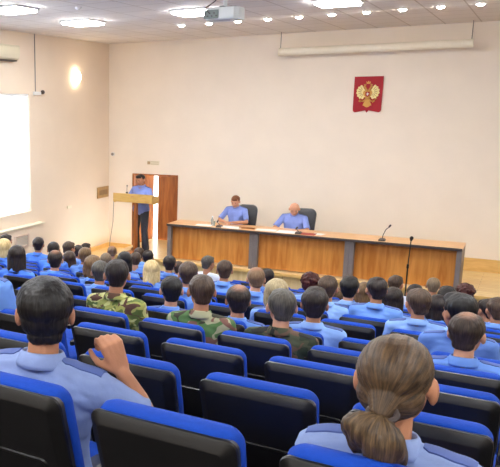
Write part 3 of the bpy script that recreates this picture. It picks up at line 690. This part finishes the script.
def pose_matrix(neck, yaw, down, tilt=0, up=.108):
    return Matrix.Translation(V3(neck)) @ Matrix.Rotation(yaw, 4, 'Z') @ Matrix.Rotation(-down, 4, 'X') @ Matrix.Rotation(tilt, 4, 'Y') @ Matrix.Translation((0, .022, up)) @ Matrix.Diagonal((*HV, 1))
HS = 1.06; HV = (1.11, 1.07, 1.0)
class Fig: pass
def figure(yaw=0, down=0, tilt=0, arms='lap', standing=False, vox=.008, female=False, joints=None, curl=(.4, .5, .4), lean_f=0, build=1.0, sleeve=.62, smooth=2, leg_vox=.012, wr=0):
    """origin: seat height under the hips (seated) or the floor (standing); faces +Y"""
    J = dict(hip=(.095, 0, .09), pel=V3((0, 0, .09)), waist=V3((0, .0, .24)), chest=V3((0, -.01, .42)), nb=V3((0, -.02, .575)), neck=V3((0, .0, .612)),
             sho=(.182, -.01, .515), elb=(.225, .03, .26), wri=(.14, .25, .17), knee=(.12, .43, .06), ank=(.12, .46, -.36))
    if standing:
        J.update(hip=(.09, 0, .90), pel=V3((0, 0, .95)), waist=V3((0, .0, 1.10)), chest=V3((0, -.005, 1.28)), nb=V3((0, -.02, 1.46)), neck=V3((0, .0, 1.505)),
                 sho=(.185, -.01, 1.385), elb=(.235, .03, 1.12), wri=(.16, .27, 1.10), knee=(.11, .02, .49), ank=(.12, -.01, .08))
    J = {k: (V3(v)) for k, v in J.items()}
    if joints: J.update({k: V3(v) for k, v in joints.items() if not k.endswith('L') and not k.endswith('R')})
    sh_w = .93 if female else 1.0
    def side(k, s):
        kk = k+('R' if s > 0 else 'L')
        if joints and kk in joints: return V3(joints[kk])
        v = J[k]; return V3((v.x*s*(sh_w if k in ('sho', 'elb') else 1), v.y, v.z))
    up = V3((0, lean_f, 0))
    Mh = pose_matrix(J['neck'], yaw, down, tilt)
    def torso(bm, e, b=build, lower=True):
        cap(bm, J['chest']+V3((-.06, 0, 0))*b, .115+e, J['chest']+V3((.06, 0, 0))*b, .115+e, (1, .92, 1.25))
        cap(bm, J['chest'], .155*b+e, J['waist'], .135*b+e, (1, .8, .8))
        if lower: cap(bm, J['waist'], .135*b+e, J['pel'], .165*b+e, (1, .8, .75))
        for s in (-1, 1):
            cap(bm, J['nb']+V3((s*.045, 0, -.03)), .045+e*.8, side('sho', s)+V3((-.0*s, 0, .0)), .052+e)
            cap(bm, J['chest']+V3((s*.07, 0, .06)), .085+e, side('sho', s)+V3((-.02*s, 0, -.02)), .052+e)
    bm = BM()
    torso(bm, -.012); head_prims(bm, Mh)
    cap(bm, J['nb'], .054, Mh @ V3((0, -.016, -.045)), .050)
    cap(bm, J['nb']+V3((0, .02, -.05)), .055, J['nb'], .053)
    for s in (-1, 1):
        sh_, el, wr_ = side('sho', s), side('elb', s), side('wri', s)
        cap(bm, sh_, .044, el, .037); cap(bm, el, .037, el.lerp(wr_, .35), .038); cap(bm, el.lerp(wr_, .35), .038, wr_, .025, (1, 1, 1))
        fd = (wr_-el).normalized()
        if joints and 'hand'+('R' if s > 0 else 'L') in joints:
            u, n, sv, cu, th = joints['hand'+('R' if s > 0 else 'L')]; hand_prims(bm, wr_, u, n, sv, cu, 1.12, th)
        else:
            inward = V3((-s, 0, 0)); hand_prims(bm, wr_, (fd+inward*.35), V3((-s*.3, 0, -1)), s, curl)
        hp, kn, an = side('hip', s), side('knee', s), side('ank', s)
        cap(bm, hp, .075, kn, .05); cap(bm, kn, .05, an, .035); cap(bm, an+V3((0, -.02, -.03)), .03, an+V3((0, .13, -.045)), .028)
    R = Fig(); R.Mh = Mh; R.J = J; R.side = side
    R.body = voxel(bm, vox, smooth, name='person_body')
    bm = BM()
    torso(bm, .010*1.0)
    for s in (-1, 1):
        sh_, el = side('sho', s), side('elb', s)
        en = sh_.lerp(el, sleeve/.62*.86) if sleeve < 1 else el
        cap(bm, sh_, .060, sh_.lerp(en, .3), .058)
        cone_sleeve(bm, sh_, .055, en, .058)
    def wrk(c, n):
        q = V3((c.x*7, c.y*7, c.z*9)); return .0035*noise.noise(q)+.002*noise.noise(q*2.7)
    R.shirt = voxel(bm, vox*1.0, 2, name='shirt', disp=(lambda c, n: wrk(c, n)*(2.2 if wr else 1)))
    bm = BM()
    cap(bm, J['pel']+V3((-.05, 0, -.0)), .135, J['pel']+V3((.05, 0, 0)), .135, (1, .9, .8)) if standing else cap(bm, J['pel']+V3((-.06, .01, -.005)), .10, J['pel']+V3((.06, .01, -.005)), .10)
    for s in (-1, 1):
        hp, kn, an = side('hip', s), side('knee', s), side('ank', s)
        cap(bm, hp, .092, kn, .068); cap(bm, kn, .068, kn.lerp(an, .5), .066); cone_sleeve(bm, kn.lerp(an, .3), .068, an+V3((0, 0, -.02)), .072)
    R.trousers = voxel(bm, leg_vox, 2, name='trousers')
    # collar: stand plus turned-down leaf
    bm = BM(); c = J['nb']+V3((0, -.0, .018)); n = 24
    def ring(r, dz, fwd): 
        return [c+V3((r*math.cos(a)*1.02, r*math.sin(a)*1.05+fwd, dz-(.022*(math.sin(a)+1)/2))) for a in [2*PI*i/n for i in range(n)]]
    loft(bm, [ring(.060, -.02, 0), ring(.061, .018, .006), ring(.065, .024, .006), ring(.070, .018, .004), ring(.082, -.010, 0), ring(.084, -.024, 0), ring(.074, -.026, 0)], close=False)
    R.collar = new_mesh('collar', bm)
    # epaulettes, draped on the shoulder surface of the shirt
    R.ep = []
    from mathutils.bvhtree import BVHTree
    tree = BVHTree.FromPolygons([v.co for v in R.shirt.vertices], [list(p.vertices) for p in R.shirt.polygons])
    for s in (-1, 1):
        bm = BM(); a = J['nb']+V3((s*.082, -.0, 0)); b = side('sho', s)+V3((s*.028, 0, 0)); lp = []
        for i in range(9):
            p = a.lerp(b, i/8); hw = .023 if i else .012
            def drop(dy, dz):
                h_ = tree.ray_cast(V3((p.x, p.y+dy, p.z+.4)), V3((0, 0, -1)))[0]
                return V3((p.x, p.y+dy, (h_.z if h_ else p.z)+dz))
            lp.append([drop(-hw, -.006), drop(-hw, .0045), drop(0, .006), drop(hw, .0045), drop(hw, -.006)])
        loft(bm, lp); R.ep.append(new_mesh('epaulette', bm, True, 40))
    return R

def hd(amp, fz=12, f=80):
    return lambda c, n: amp*noise.noise(V3((c.x*f, c.y*f, c.z*fz)))+amp*1.2*noise.noise(V3((c.x*22, c.y*22, c.z*14)))
def hair_mesh(style, vox=.0065, amp=.0025):
    bm = BM()
    if style == 'short':
        ell(bm, (0, -.022, .042), (.083, .1, .088)); ell(bm, (0, -.052, .0), (.068, .056, .062)); cap(bm, (-.022, -.064, -.045), .032, (.022, -.064, -.045), .032); ell(bm, (0, .03, .08), (.060, .053, .036))
    elif style == 'crop':
        ell(bm, (0, -.022, .036), (.079, .095, .087)); ell(bm, (0, -.05, .0), (.065, .055, .058)); cap(bm, (-.02, -.062, -.042), .03, (.02, -.062, -.042), .03); ell(bm, (0, .03, .078), (.056, .05, .038))
    elif style == 'thick':
        ell(bm, (0, -.024, .047), (.088, .104, .091)); ell(bm, (0, -.052, -.005), (.073, .06, .068)); cap(bm, (-.022, -.064, -.05), .032, (.022, -.064, -.05), .032); ell(bm, (0, .035, .09), (.068, .058, .045))
    elif style == 'ring':
        ell(bm, (0, -.030, .012), (.081, .088, .062)); ell(bm, (0, -.055, -.018), (.068, .056, .066))
    elif style == 'bob':
        ell(bm, (0, -.022, .045), (.092, .106, .094)); 
        for s in (-1, 1): cap(bm, (s*.045, -.03, .02), .055, (s*.052, -.035, -.075), .05)
        cap(bm, (0, -.06, .02), .055, (0, -.06, -.09), .052)
    elif style == 'long':
        ell(bm, (0, -.022, .042), (.087, .102, .09))
        for s in (-1, 1): cap(bm, (s*.045, -.03, .02), .05, (s*.055, -.05, -.12), .042)
        cap(bm, (0, -.06, .02), .055, (0, -.075, -.14), .045)
    elif style == 'curly':
        ell(bm, (0, -.03, .045), (.096, .108, .092)); ell(bm, (0, -.055, -.02), (.088, .07, .08))
        rnd = random.Random(3)
        for i in range(70):
            a = rnd.uniform(0, 2*PI); z = rnd.uniform(-.7, 1); rr = math.sqrt(1-z*z)
            y = math.sin(a)*rr
            if y > .55 and z < .5: continue
            ell(bm, (.092*math.cos(a)*rr, -.035+.105*y, .035+.095*z), (.017, .017, .017), None, 8)
    elif style == 'updo':
        ell(bm, (0, -.022, .042), (.085, .1, .09)); ell(bm, (0, -.05, -.01), (.072, .06, .066)); ell(bm, (0, -.115, .02), (.042, .036, .04))
    elif style == 'pony':
        ell(bm, (0, -.022, .04), (.085, .101, .09)); ell(bm, (0, -.05, -.02), (.074, .062, .066))
        cap(bm, (0, -.10, -.02), .03, (0, -.12, -.10), .028); cap(bm, (0, -.12, -.10), .028, (0, -.10, -.2), .014)
    return voxel(bm, vox, 2, name='hair', disp=hd(amp))
HAIRM = {s: hair_mesh(s) for s in ('short', 'crop', 'thick', 'ring', 'bob', 'long', 'curly', 'updo', 'pony')}

POSES = {'straight': figure(.12, .05), 'view': figure(.42, .06), 'left': figure(.7, .08), 'right': figure(-.28, .08)}
POSES_F = {'straight': figure(.12, .06, female=True, build=.9), 'view': figure(.4, .06, female=True, build=.9), 'right': figure(-.3, .08, female=True, build=.9)}

def inst(fig, loc, sc, rz, skin, hair, haircol, shirt, label, eps=True, trous=NAVY, collar=True, hairmesh=None, group='audience seated in the rows', eyes=False, hsc=1.0):
    o = bpy.data.objects.new('person', fig.body); C.objects.link(o)
    if not fig.body.materials: fig.body.materials.append(skin)
    o.material_slots[0].link = 'OBJECT'; o.material_slots[0].material = skin
    o.location = loc; o.scale = (sc, sc, sc); o.rotation_euler = (0, 0, rz)
    tag(o, label, 'person', group)
    s = obj('shirt', fig.shirt, shirt, o)
    if collar: obj('collar', fig.collar, shirt, s)
    if eps:
        for e_ in fig.ep: obj('epaulette', e_, EPM, s)
    obj('trousers', fig.trousers, trous, o)
    hm = hairmesh or (HAIRM[hair] if hair else None)
    if hm:
        h = obj('hair', hm, haircol, o); h.matrix_local = fig.Mh @ Matrix.Scale(hsc, 4)
    return o

# id, px, py(head top), row, pose, female, hair style, hair colour, shirt, short description
PEOPLE = [
 (1, 4.5, 234.6, 10, 'right', 0, 'short', 'dark', 'bright', 'dark-haired man turned right at the far left edge'),
 (2, 2.5, 240, 7, 'straight', 1, 'bob', 'blond', 'bright', 'blond woman at the left edge'),
 (3, 15.4, 246.2, 5, 'straight', 1, 'long', 'dark', 'bright', 'woman with long straight dark hair near the left edge'),
 (4, 37.3, 237.8, 9, 'straight', 0, 'short', 'dark', 'bright', 'dark-haired man alone against the left wall'),
 (5, 52.5, 242.3, 8, 'straight', 0, 'short', 'dark', 'bright', 'short-haired man directly beyond the one with a thinning crown at left'),
 (6, 54, 251, 6, 'straight', 0, 'short', 'thin', 'bright', 'man with a thinning dark crown in the left block'),
 (7, 67.3, 242, 10, 'right', 0, 'short', 'brown', 'blue', 'brown-haired man with his head turned right near the left wall'),
 (8, 68.5, 252.0, 9, 'straight', 1, 'bob', 'brown', 'bright', 'woman with a brown bob half hidden by the thinning-crown man'),
 (9, 77.6, 245.5, 11, 'straight', 0, 'short', 'dark', 'bright', 'dark head just left of the front left corner seats'),
 (10, 84.5, 243, 12, 'right', 0, 'crop', 'dark', 'blue', 'dark cropped head in the very front row at left'),
 (11, 84, 248, 8, 'straight', 0, 'short', 'light', 'blue', 'light brown-haired man before the wooden landing'),
 (12, 91.8, 257, 6, 'straight', 1, 'bob', 'light', 'blue', 'woman with full light brown hair behind the man in green-yellow camouflage'),
 (13, 99, 261.6, 5, 'straight', 0, 'short', 'grey', 'blue', 'man with dark greying hair left of the green-yellow camouflage'),
 (14, 105.3, 253.3, 9, 'straight', 0, 'crop', 'sand', 'blue', 'man with cropped sandy hair below the lectern cable'),
 (15, 111.5, 246, 12, 'straight', 0, 'crop', 'sandthin', 'pale', 'balding grey man in the front row under the lectern cable'),
 (16, 115.4, 259.7, 3, 'straight', 0, 'crop', 'dark', 'camoY', 'man in green-yellow camouflage'),
 (17, 123.8, 252.6, 8, 'straight', 1, 'long', 'black', 'blue', 'woman with long black hair right of the green-yellow camouflage'),
 (18, 135, 252.6, 10, 'straight', 0, 'short', 'brown', 'blue', 'brown-haired man below the standing speaker'),
 (19, 138.6, 248, 12, 'straight', 0, 'short', 'brown', 'blue', 'brown head in the front row at the speaker\'s feet'),
 (20, 147.5, 251.3, 11, 'straight', 0, 'thick', 'dark', 'blue', 'dark head just under the speaker\'s shoes'),
 (21, 150.8, 261, 7, 'straight', 1, 'long', 'blond', 'blue', 'woman with long bright blond hair in the middle left'),
 (22, 168.9, 256.3, 9, 'straight', 0, 'short', 'dark', 'blue', 'dark-haired man below the left end of the long table'),
 (23, 178, 261.6, 11, 'straight', 0, 'short', 'brown', 'blue', 'brown head mostly hidden beside the broad brown-haired man'),
 (24, 187.6, 262.8, 5, 'straight', 0, 'short', 'brown', 'blue', 'broad brown-haired man behind the woodland camouflage'),
 (25, 206.8, 256, 10, 'right', 0, 'short', 'grey', 'white', 'grey-haired man in a white shirt'),
 (26, 224.3, 261, 7, 'straight', 0, 'short', 'brown', 'blue', 'brown-haired man in blue right of the white shirt'),
 (27, 256, 268.3, 6, 'straight', 0, 'crop', 'sandthin', 'blue', 'balding man in light blue in the middle'),
 (28, 267.3, 269.3, 9, 'straight', 0, 'short', 'dark', 'blue', 'dark head just beyond the balding man in the middle'),
 (29, 276.5, 281, 5, 'straight', 1, 'bob', 'ashb', 'pale', 'woman with grey-blond hair behind the dark green camouflage'),
 (30, 170.8, 277.2, 4, 'straight', 0, 'short', 'black', 'blue', 'black-haired man between the two camouflage jackets'),
 (31, 201.3, 275.3, 3, 'straight', 0, 'crop', 'brown', 'camoW', 'man in brown and green woodland camouflage'),
 (32, 238, 286.8, 4, 'straight', 0, 'short', 'thin', 'blue', 'man with a bare crown right of the woodland camouflage'),
 (33, 310.4, 273.5, 8, 'straight', 1, 'curly', 'red', 'pale', 'woman with short curly auburn hair'),
 (34, 327.7, 277, 6, 'straight', 0, 'short', 'brown', 'pale', 'brown-haired man right of the curly auburn woman'),
 (35, 338, 289, 10, 'straight', 1, 'bob', 'light', 'pale', 'light-haired woman peeping out behind a brown-haired man'),
 (36, 349.5, 278.3, 7, 'straight', 0, 'thick', 'black', 'pale', 'man with thick black hair below the second table divider'),
 (37, 364.4, 284, 9, 'straight', 1, 'bob', 'light', 'white', 'woman with light brown hair between two dark heads'),
 (38, 377.8, 278.2, 6, 'straight', 0, 'short', 'dark', 'blue', 'dark-haired broad man left of the microphone stand'),
 (39, 282.3, 290, 3, 'straight', 0, 'crop', 'grey', 'camoD', 'grey-haired man in dark green camouflage'),
 (40, 314.7, 290, 4, 'straight', 0, 'thick', 'dark', 'pale', 'dark-haired man right of the dark green camouflage'),
 (41, 395.5, 276, 10, 'right', 0, 'short', 'brown', 'white', 'man with bowed brown head before the microphone stand'),
 (42, 393, 288.6, 7, 'straight', 1, 'long', 'dark', 'pale', 'woman with long dark hair left of the broad brown-haired man'),
 (43, 415.5, 285, 9, 'straight', 0, 'short', 'dark', 'blue', 'dark head beyond the brown-haired man at right'),
 (44, 420, 290, 5, 'straight', 0, 'short', 'brown', 'pale', 'broad-shouldered brown-haired man in the right block'),
 (45, 438, 296.5, 7, 'straight', 1, 'bob', 'dark', 'blue', 'woman with dark bobbed hair half hidden at right'),
 (46, 434, 278, 11, 'straight', 0, 'crop', 'sand', 'blue', 'man with sandy cropped hair before the right desk end'),
 (47, 448, 288.6, 8, 'straight', 0, 'thick', 'black', 'pale', 'bowed black-haired man in white-blue right of centre'),
 (48, 466, 284.7, 10, 'straight', 1, 'curly', 'red', 'blue', 'woman with curly dark red hair below the bare stage'),
 (49, 459, 289.5, 12, 'straight', 0, 'short', 'black', 'blue', 'black head in the front row beside the curly red hair'),
 (50, 463, 296, 4, 'left', 0, 'thick', 'black', 'mid', 'man with thick black hair behind the thinning dark crown at right'),
 (51, 467.5, 315, 3, 'straight', 0, 'short', 'thing', 'blue', 'man with thinning dark brown hair in the near right'),
 (52, 499, 299, 7, 'straight', 0, 'short', 'brown', 'blue', 'brown-haired man cut off by the right edge'),
 (53, 490, 300, 8, 'left', 0, 'short', 'dark', 'blue', 'dark-haired man turned left near the right edge'),
 (54, 479, 306, 9, 'straight', 0, 'short', 'black', 'blue', 'small dark head behind the thick black hair at right'),
]
SEATH = .445
hold = {}     # row -> list of (x, description)
def person_place(px, py, row, up=.845):
    p = at_y(px, py, ROWY[row]+.28)
    seat = FZ[row]+SEATH
    sc = (p.z-seat)/up
    return p.x, max(.95, min(1.12, sc)), seat, sc
for (i, px, py, row, pose, fem, hs, hc, sh_, desc) in PEOPLE:
    x, sc, seat, raw = person_place(px, py, row)
    seat += (raw-sc)*.845
    if pose == 'straight' and px < 300: pose = 'view'
    if i in (44, 52, 38): pose = 'view'
    if i == 51: pose = 'right'
    fig = (POSES_F if fem else POSES)[pose]
    zyaw = math.radians(random.uniform(-2, 8))
    o = inst(fig, (x, ROWY[row]+.30, seat), sc, zyaw, SKIN if i % 3 else SKINL, hs, HC[hc], SH[sh_], desc + ', seated', eps=(row <= 8 and not sh_.startswith('camo') and sh_ != 'white'), collar=row <= 9,
         trous=(SH[sh_] if sh_.startswith('camo') else NAVY), hsc=1.0+.04*((i*7 % 5)/4))
    hold.setdefault(row, []).append((x, desc))
# person cut off by the left edge, only a shoulder in view
inst(POSES['straight'], (-2.87, ROWY[2]+.27, FZ[2]+SEATH), .97, 0, SKIN, 'short', HC['dark'], SH['blue'], 'person whose blue shoulder with a pale shoulder strap shows at the left edge', eps=True)
hold.setdefault(2, []).append((-2.87, 'person cut off by the left edge'))

# near left man, right hand raised beside his head
bx, by = -1.315, ROWY[0]+.26
hp = at_y(45, 275.5, by-.01)
seat0 = FZ[0]+SEATH
sc0 = 1.0
seatN = hp.z-.858*sc0
def loc(px, py, Y): 
    p = at_y(px, py, Y); return ((p.x-bx)/sc0, (p.y-by)/sc0, (p.z-seatN)/sc0)
eR = loc(146, 418, by+.14); wR = loc(122, 374, by+.10)
kn = loc(108, 338, by+.09)
handu = V3(kn)-V3(wR)
man = figure(yaw=.5, down=.02, tilt=.0, vox=.0055, smooth=2, sleeve=.62, build=1.03, wr=1,
             joints={'elbR': eR, 'wriR': wR, 'handR': (handu, (-.72, .62, -.05), 1, (.95, 1.25, .85), .45), 'shoR': (.19, .0, .505)})
nearman = inst(man, (bx, by, seatN), sc0, .06, SKIN, None, None, SH['grey'], 'black-haired man at the lower left raising his right hand beside his head', eps=True, group=None)
hm = BM(); ell(hm, (0, -.024, .045), (.087, .102, .090)); ell(hm, (0, -.052, -.005), (.073, .06, .068)); ell(hm, (0, .025, .08), (.060, .05, .036)); cap(hm, (-.024, -.066, -.055), .031, (.024, -.066, -.055), .031)
hm = voxel(hm, .0042, 2, name='hair', disp=lambda c, n: .0022*noise.noise(V3((c.x*140, c.y*140, c.z*22)))+.004*noise.noise(V3((c.x*26, c.y*26, c.z*12))))
h = obj('hair', hm, HC['black'], nearman); h.matrix_local = man.Mh @ Matrix.Diagonal((1.0, 1.0, .98, 1))
hold.setdefault(0, []).append((bx, 'black-haired man with the raised hand'))

# near right woman with her hair gathered at the nape
wx, wy = -.245, ROWY[0]+.22
hp = at_y(397, 334.5, wy-.01); seatW = hp.z-.853
wom = figure(yaw=-.04, down=.06, tilt=-.02, vox=.006, female=True, build=.95, wr=1)
woman = inst(wom, (wx, wy, seatW), 1.0, -.03, SKIN, None, None, SH['grey'], 'woman at the lower right with ash-brown hair tied in a low bunch', eps=True, group=None)
hm = BM(); ell(hm, (0, -.022, .038), (.083, .102, .088)); ell(hm, (0, -.05, -.015), (.074, .062, .064)); ell(hm, (0, .02, .07), (.064, .06, .04))
cap(hm, (0, -.085, -.01), .042, (.0, -.125, -.038), .024)
def wh(c, n):
    d = (c-V3((0, -.125, -.038))); a = math.atan2(d.x, d.z*.85-d.y*.5); return .0022*noise.noise(V3((a*14, 0, d.length*4)))+.0012*noise.noise(V3((a*40, 3, d.length*6)))
hm = voxel(hm, .0042, 2, name='hair', disp=wh)
hw = obj('hair', hm, HC['bun'], woman); hw.matrix_local = wom.Mh @ Matrix.Diagonal((.95, 1, 1, 1))
pm = BM()
for dx, L_, r0, tx in ((.018, .12, .024, .02), (.036, .09, .019, .03), (.0, .115, .021, .0), (-.03, .075, .021, -.03), (-.045, .045, .018, -.04)):
    pts = []
    for t in [j/8 for j in range(9)]:
        pts.append((dx*math.sin(PI*min(1, t*1.3)/2)*1.0+tx*t*.4, -.133-.03*math.sin(PI*t), -.055-L_*t+.015*math.sin(PI*t)))
    for j in range(8): cap(pm, pts[j], r0*(.7+.6*math.sin(PI*(j/8*.8+.1))), pts[j+1], r0*(.7+.6*math.sin(PI*((j+1)/8*.8+.1))))
pm = voxel(pm, .004, 1, name='hair_bunch', disp=lambda c, n: .004*noise.noise(V3((c.x*110, c.y*60, c.z*12))))
obj('hair_bunch', pm, hair_mat('gathered_ash_brown_hair', srgb(44, 31, 21), srgb(118, 92, 60), None, (.005, -.135, .03)), hw)
tm = BM(); loft(tm, [[V3((.004, -.128, -.04))+V3(((.030+.007*math.cos(b))*math.cos(a), (.026+.007*math.cos(b))*math.sin(a)*.8, .007*math.sin(b)+.012*math.sin(a))) for b in [2*PI*j/8 for j in range(8)]] for a in [2*PI*i/24 for i in range(25)]])
obj('hair_tie', tm, DARKE, hw)
hold.setdefault(0, []).append((wx, 'woman with the low bunch of hair'))

# figures on the stage
def face_parts(o, M, glasses=False):
    for s in (-1, 1):
        bm = BM(); ell(bm, (s*.031, .083, .004), (.008, .005, .0045)); e_ = obj('eye', bm, EYEM, o); e_.matrix_local = M
        bm = BM(); cap(bm, (s*.018, .090, .026), .003, (s*.042, .084, .026), .0025); e_ = obj('eyebrow', bm, HC['dark'], o); e_.matrix_local = M
    bm = BM(); cap(bm, (-.018, .095, -.056), .005, (.018, .095, -.056), .005); e_ = obj('lips', bm, LIPM, o); e_.matrix_local = M
sp = figure(yaw=.18, down=.24, standing=True, vox=.009, build=1.08,
            joints={'elbR': (.30, .04, 1.16), 'wriR': (.22, .26, 1.24), 'elbL': (-.30, .04, 1.16), 'wriL': (-.18, .26, 1.26)}, curl=(.3, .4, .3))
spk = inst(sp, (-7.41, 14.40, S), 1.0, PI-.30, SKIN, 'crop', HC['black'], SH['lilac'], 'man standing behind the lectern reading, in blue shirt and dark trousers', eps=True, trous=mat('charcoal_cloth', srgb(52, 54, 64), .8, noise_amt=.1, bump=.2), group=None)
spk.scale = (1.2, 1.1, 1.0); face_parts(spk, sp.Mh)
for s in (-1, 1):
    bm = BM(); cap(bm, (s*.12, -.05, .042), .042, (s*.125, .10, .035), .038, (1, 1, .95)); cap(bm, (s*.12, -.05, .04), .035, (s*.12, -.04, .08), .04)
    sm = voxel(bm, .01, 1, name='shoe'); obj('shoe', sm, BLACKP, spk)
for (hx, hy, X, down, hs, hc, desc, yw, bl) in ((233, 196, None, .42, 'crop', 'ginger', 'man with reddish hair seated at the left of the long table, looking down', .05, 1.0),
                                            (291, 203, None, .5, None, None, 'bald man in light blue seated at the middle desk, looking down', .25, 1.12)):
    sm_ = figure(yaw=yw, down=down, vox=.009, build=bl, joints={'elbR': (.29, .16, .30), 'wriR': (.08, .36, .305), 'elbL': (-.29, .16, .30), 'wriL': (-.08, .36, .305)}, curl=(.3, .4, .3))
    y = 14.70; p = at_y(hx, hy, y-.06); s_ = .46+.0
    bx2 = 1.05 if hs else 1.16
    o = inst(sm_, (p.x+.06, y, S+.50), 1.0, PI-.05, SKINL, hs, HC[hc] if hc else None, SH['lilac'], desc, eps=True, group=None)
    o.location.z = p.z-.815; o.scale = (bx2, 1, 1); face_parts(o, sm_.Mh)

# ------------------------------------------------------------------ fill the rows with seats
def clear_of_people(r, x): return True
n_seat = 0
for r in range(13):
    c0 = (-.83 if r < 5 else -1.235)*KS
    pit = .57*KS
    cs = [c0+pit*k_ for k_ in range(-17, 5)]
    vis = []
    for cx in cs:
        if cx < XL+.14+.42 or (r >= 9 and cx < -7.75) : continue
        q0, q1, qm = (to_px((cx+dx, ROWY[r], FZ[r]+.9*SEATZ)) for dx in (-.22, .22, 0))
        if q1[0] > -4 and q0[0] < 500 and qm[1] < 530: vis.append(cx)
    inframe = vis
    used = {}
    for (x, d_) in sorted(hold.get(r, [])):
        b_ = min([c for c in vis if c not in used] or [None], key=lambda c: abs(c-x)) if vis else None
        if b_ is not None and abs(b_-x) < .42: used[b_] = d_
    for cx in vis:
        o = seatP if n_seat == 0 else dup(seatP)
        n_seat += 1
        o.location = (cx, ROWY[r]-.045, FZ[r]); o.scale = (KS, KS, SEATZ)
        if cx in used: lab = 'blue seat of the %s' % used[cx]
        else:
            idx = sum(1 for c in inframe if c < cx)
            lab = 'empty blue and black seat, %s from the left in the %s row from the camera' % (ordw[min(idx, 17)], ordw[r])
        tag(o, lab, 'auditorium seat', 'blue auditorium seats in rows')

# ------------------------------------------------------------------ light
w = bpy.data.worlds.new('sky'); SC.world = w; w.use_nodes = True
bg = w.node_tree.nodes['Background']; bg.inputs[0].default_value = (.80, .90, 1, 1); bg.inputs[1].default_value = 5.0
vs = SC.view_settings; vs.view_transform = 'Standard'; vs.look = 'None'; vs.gamma = 1; vs.use_curve_mapping = False
vs.exposure = 1.52
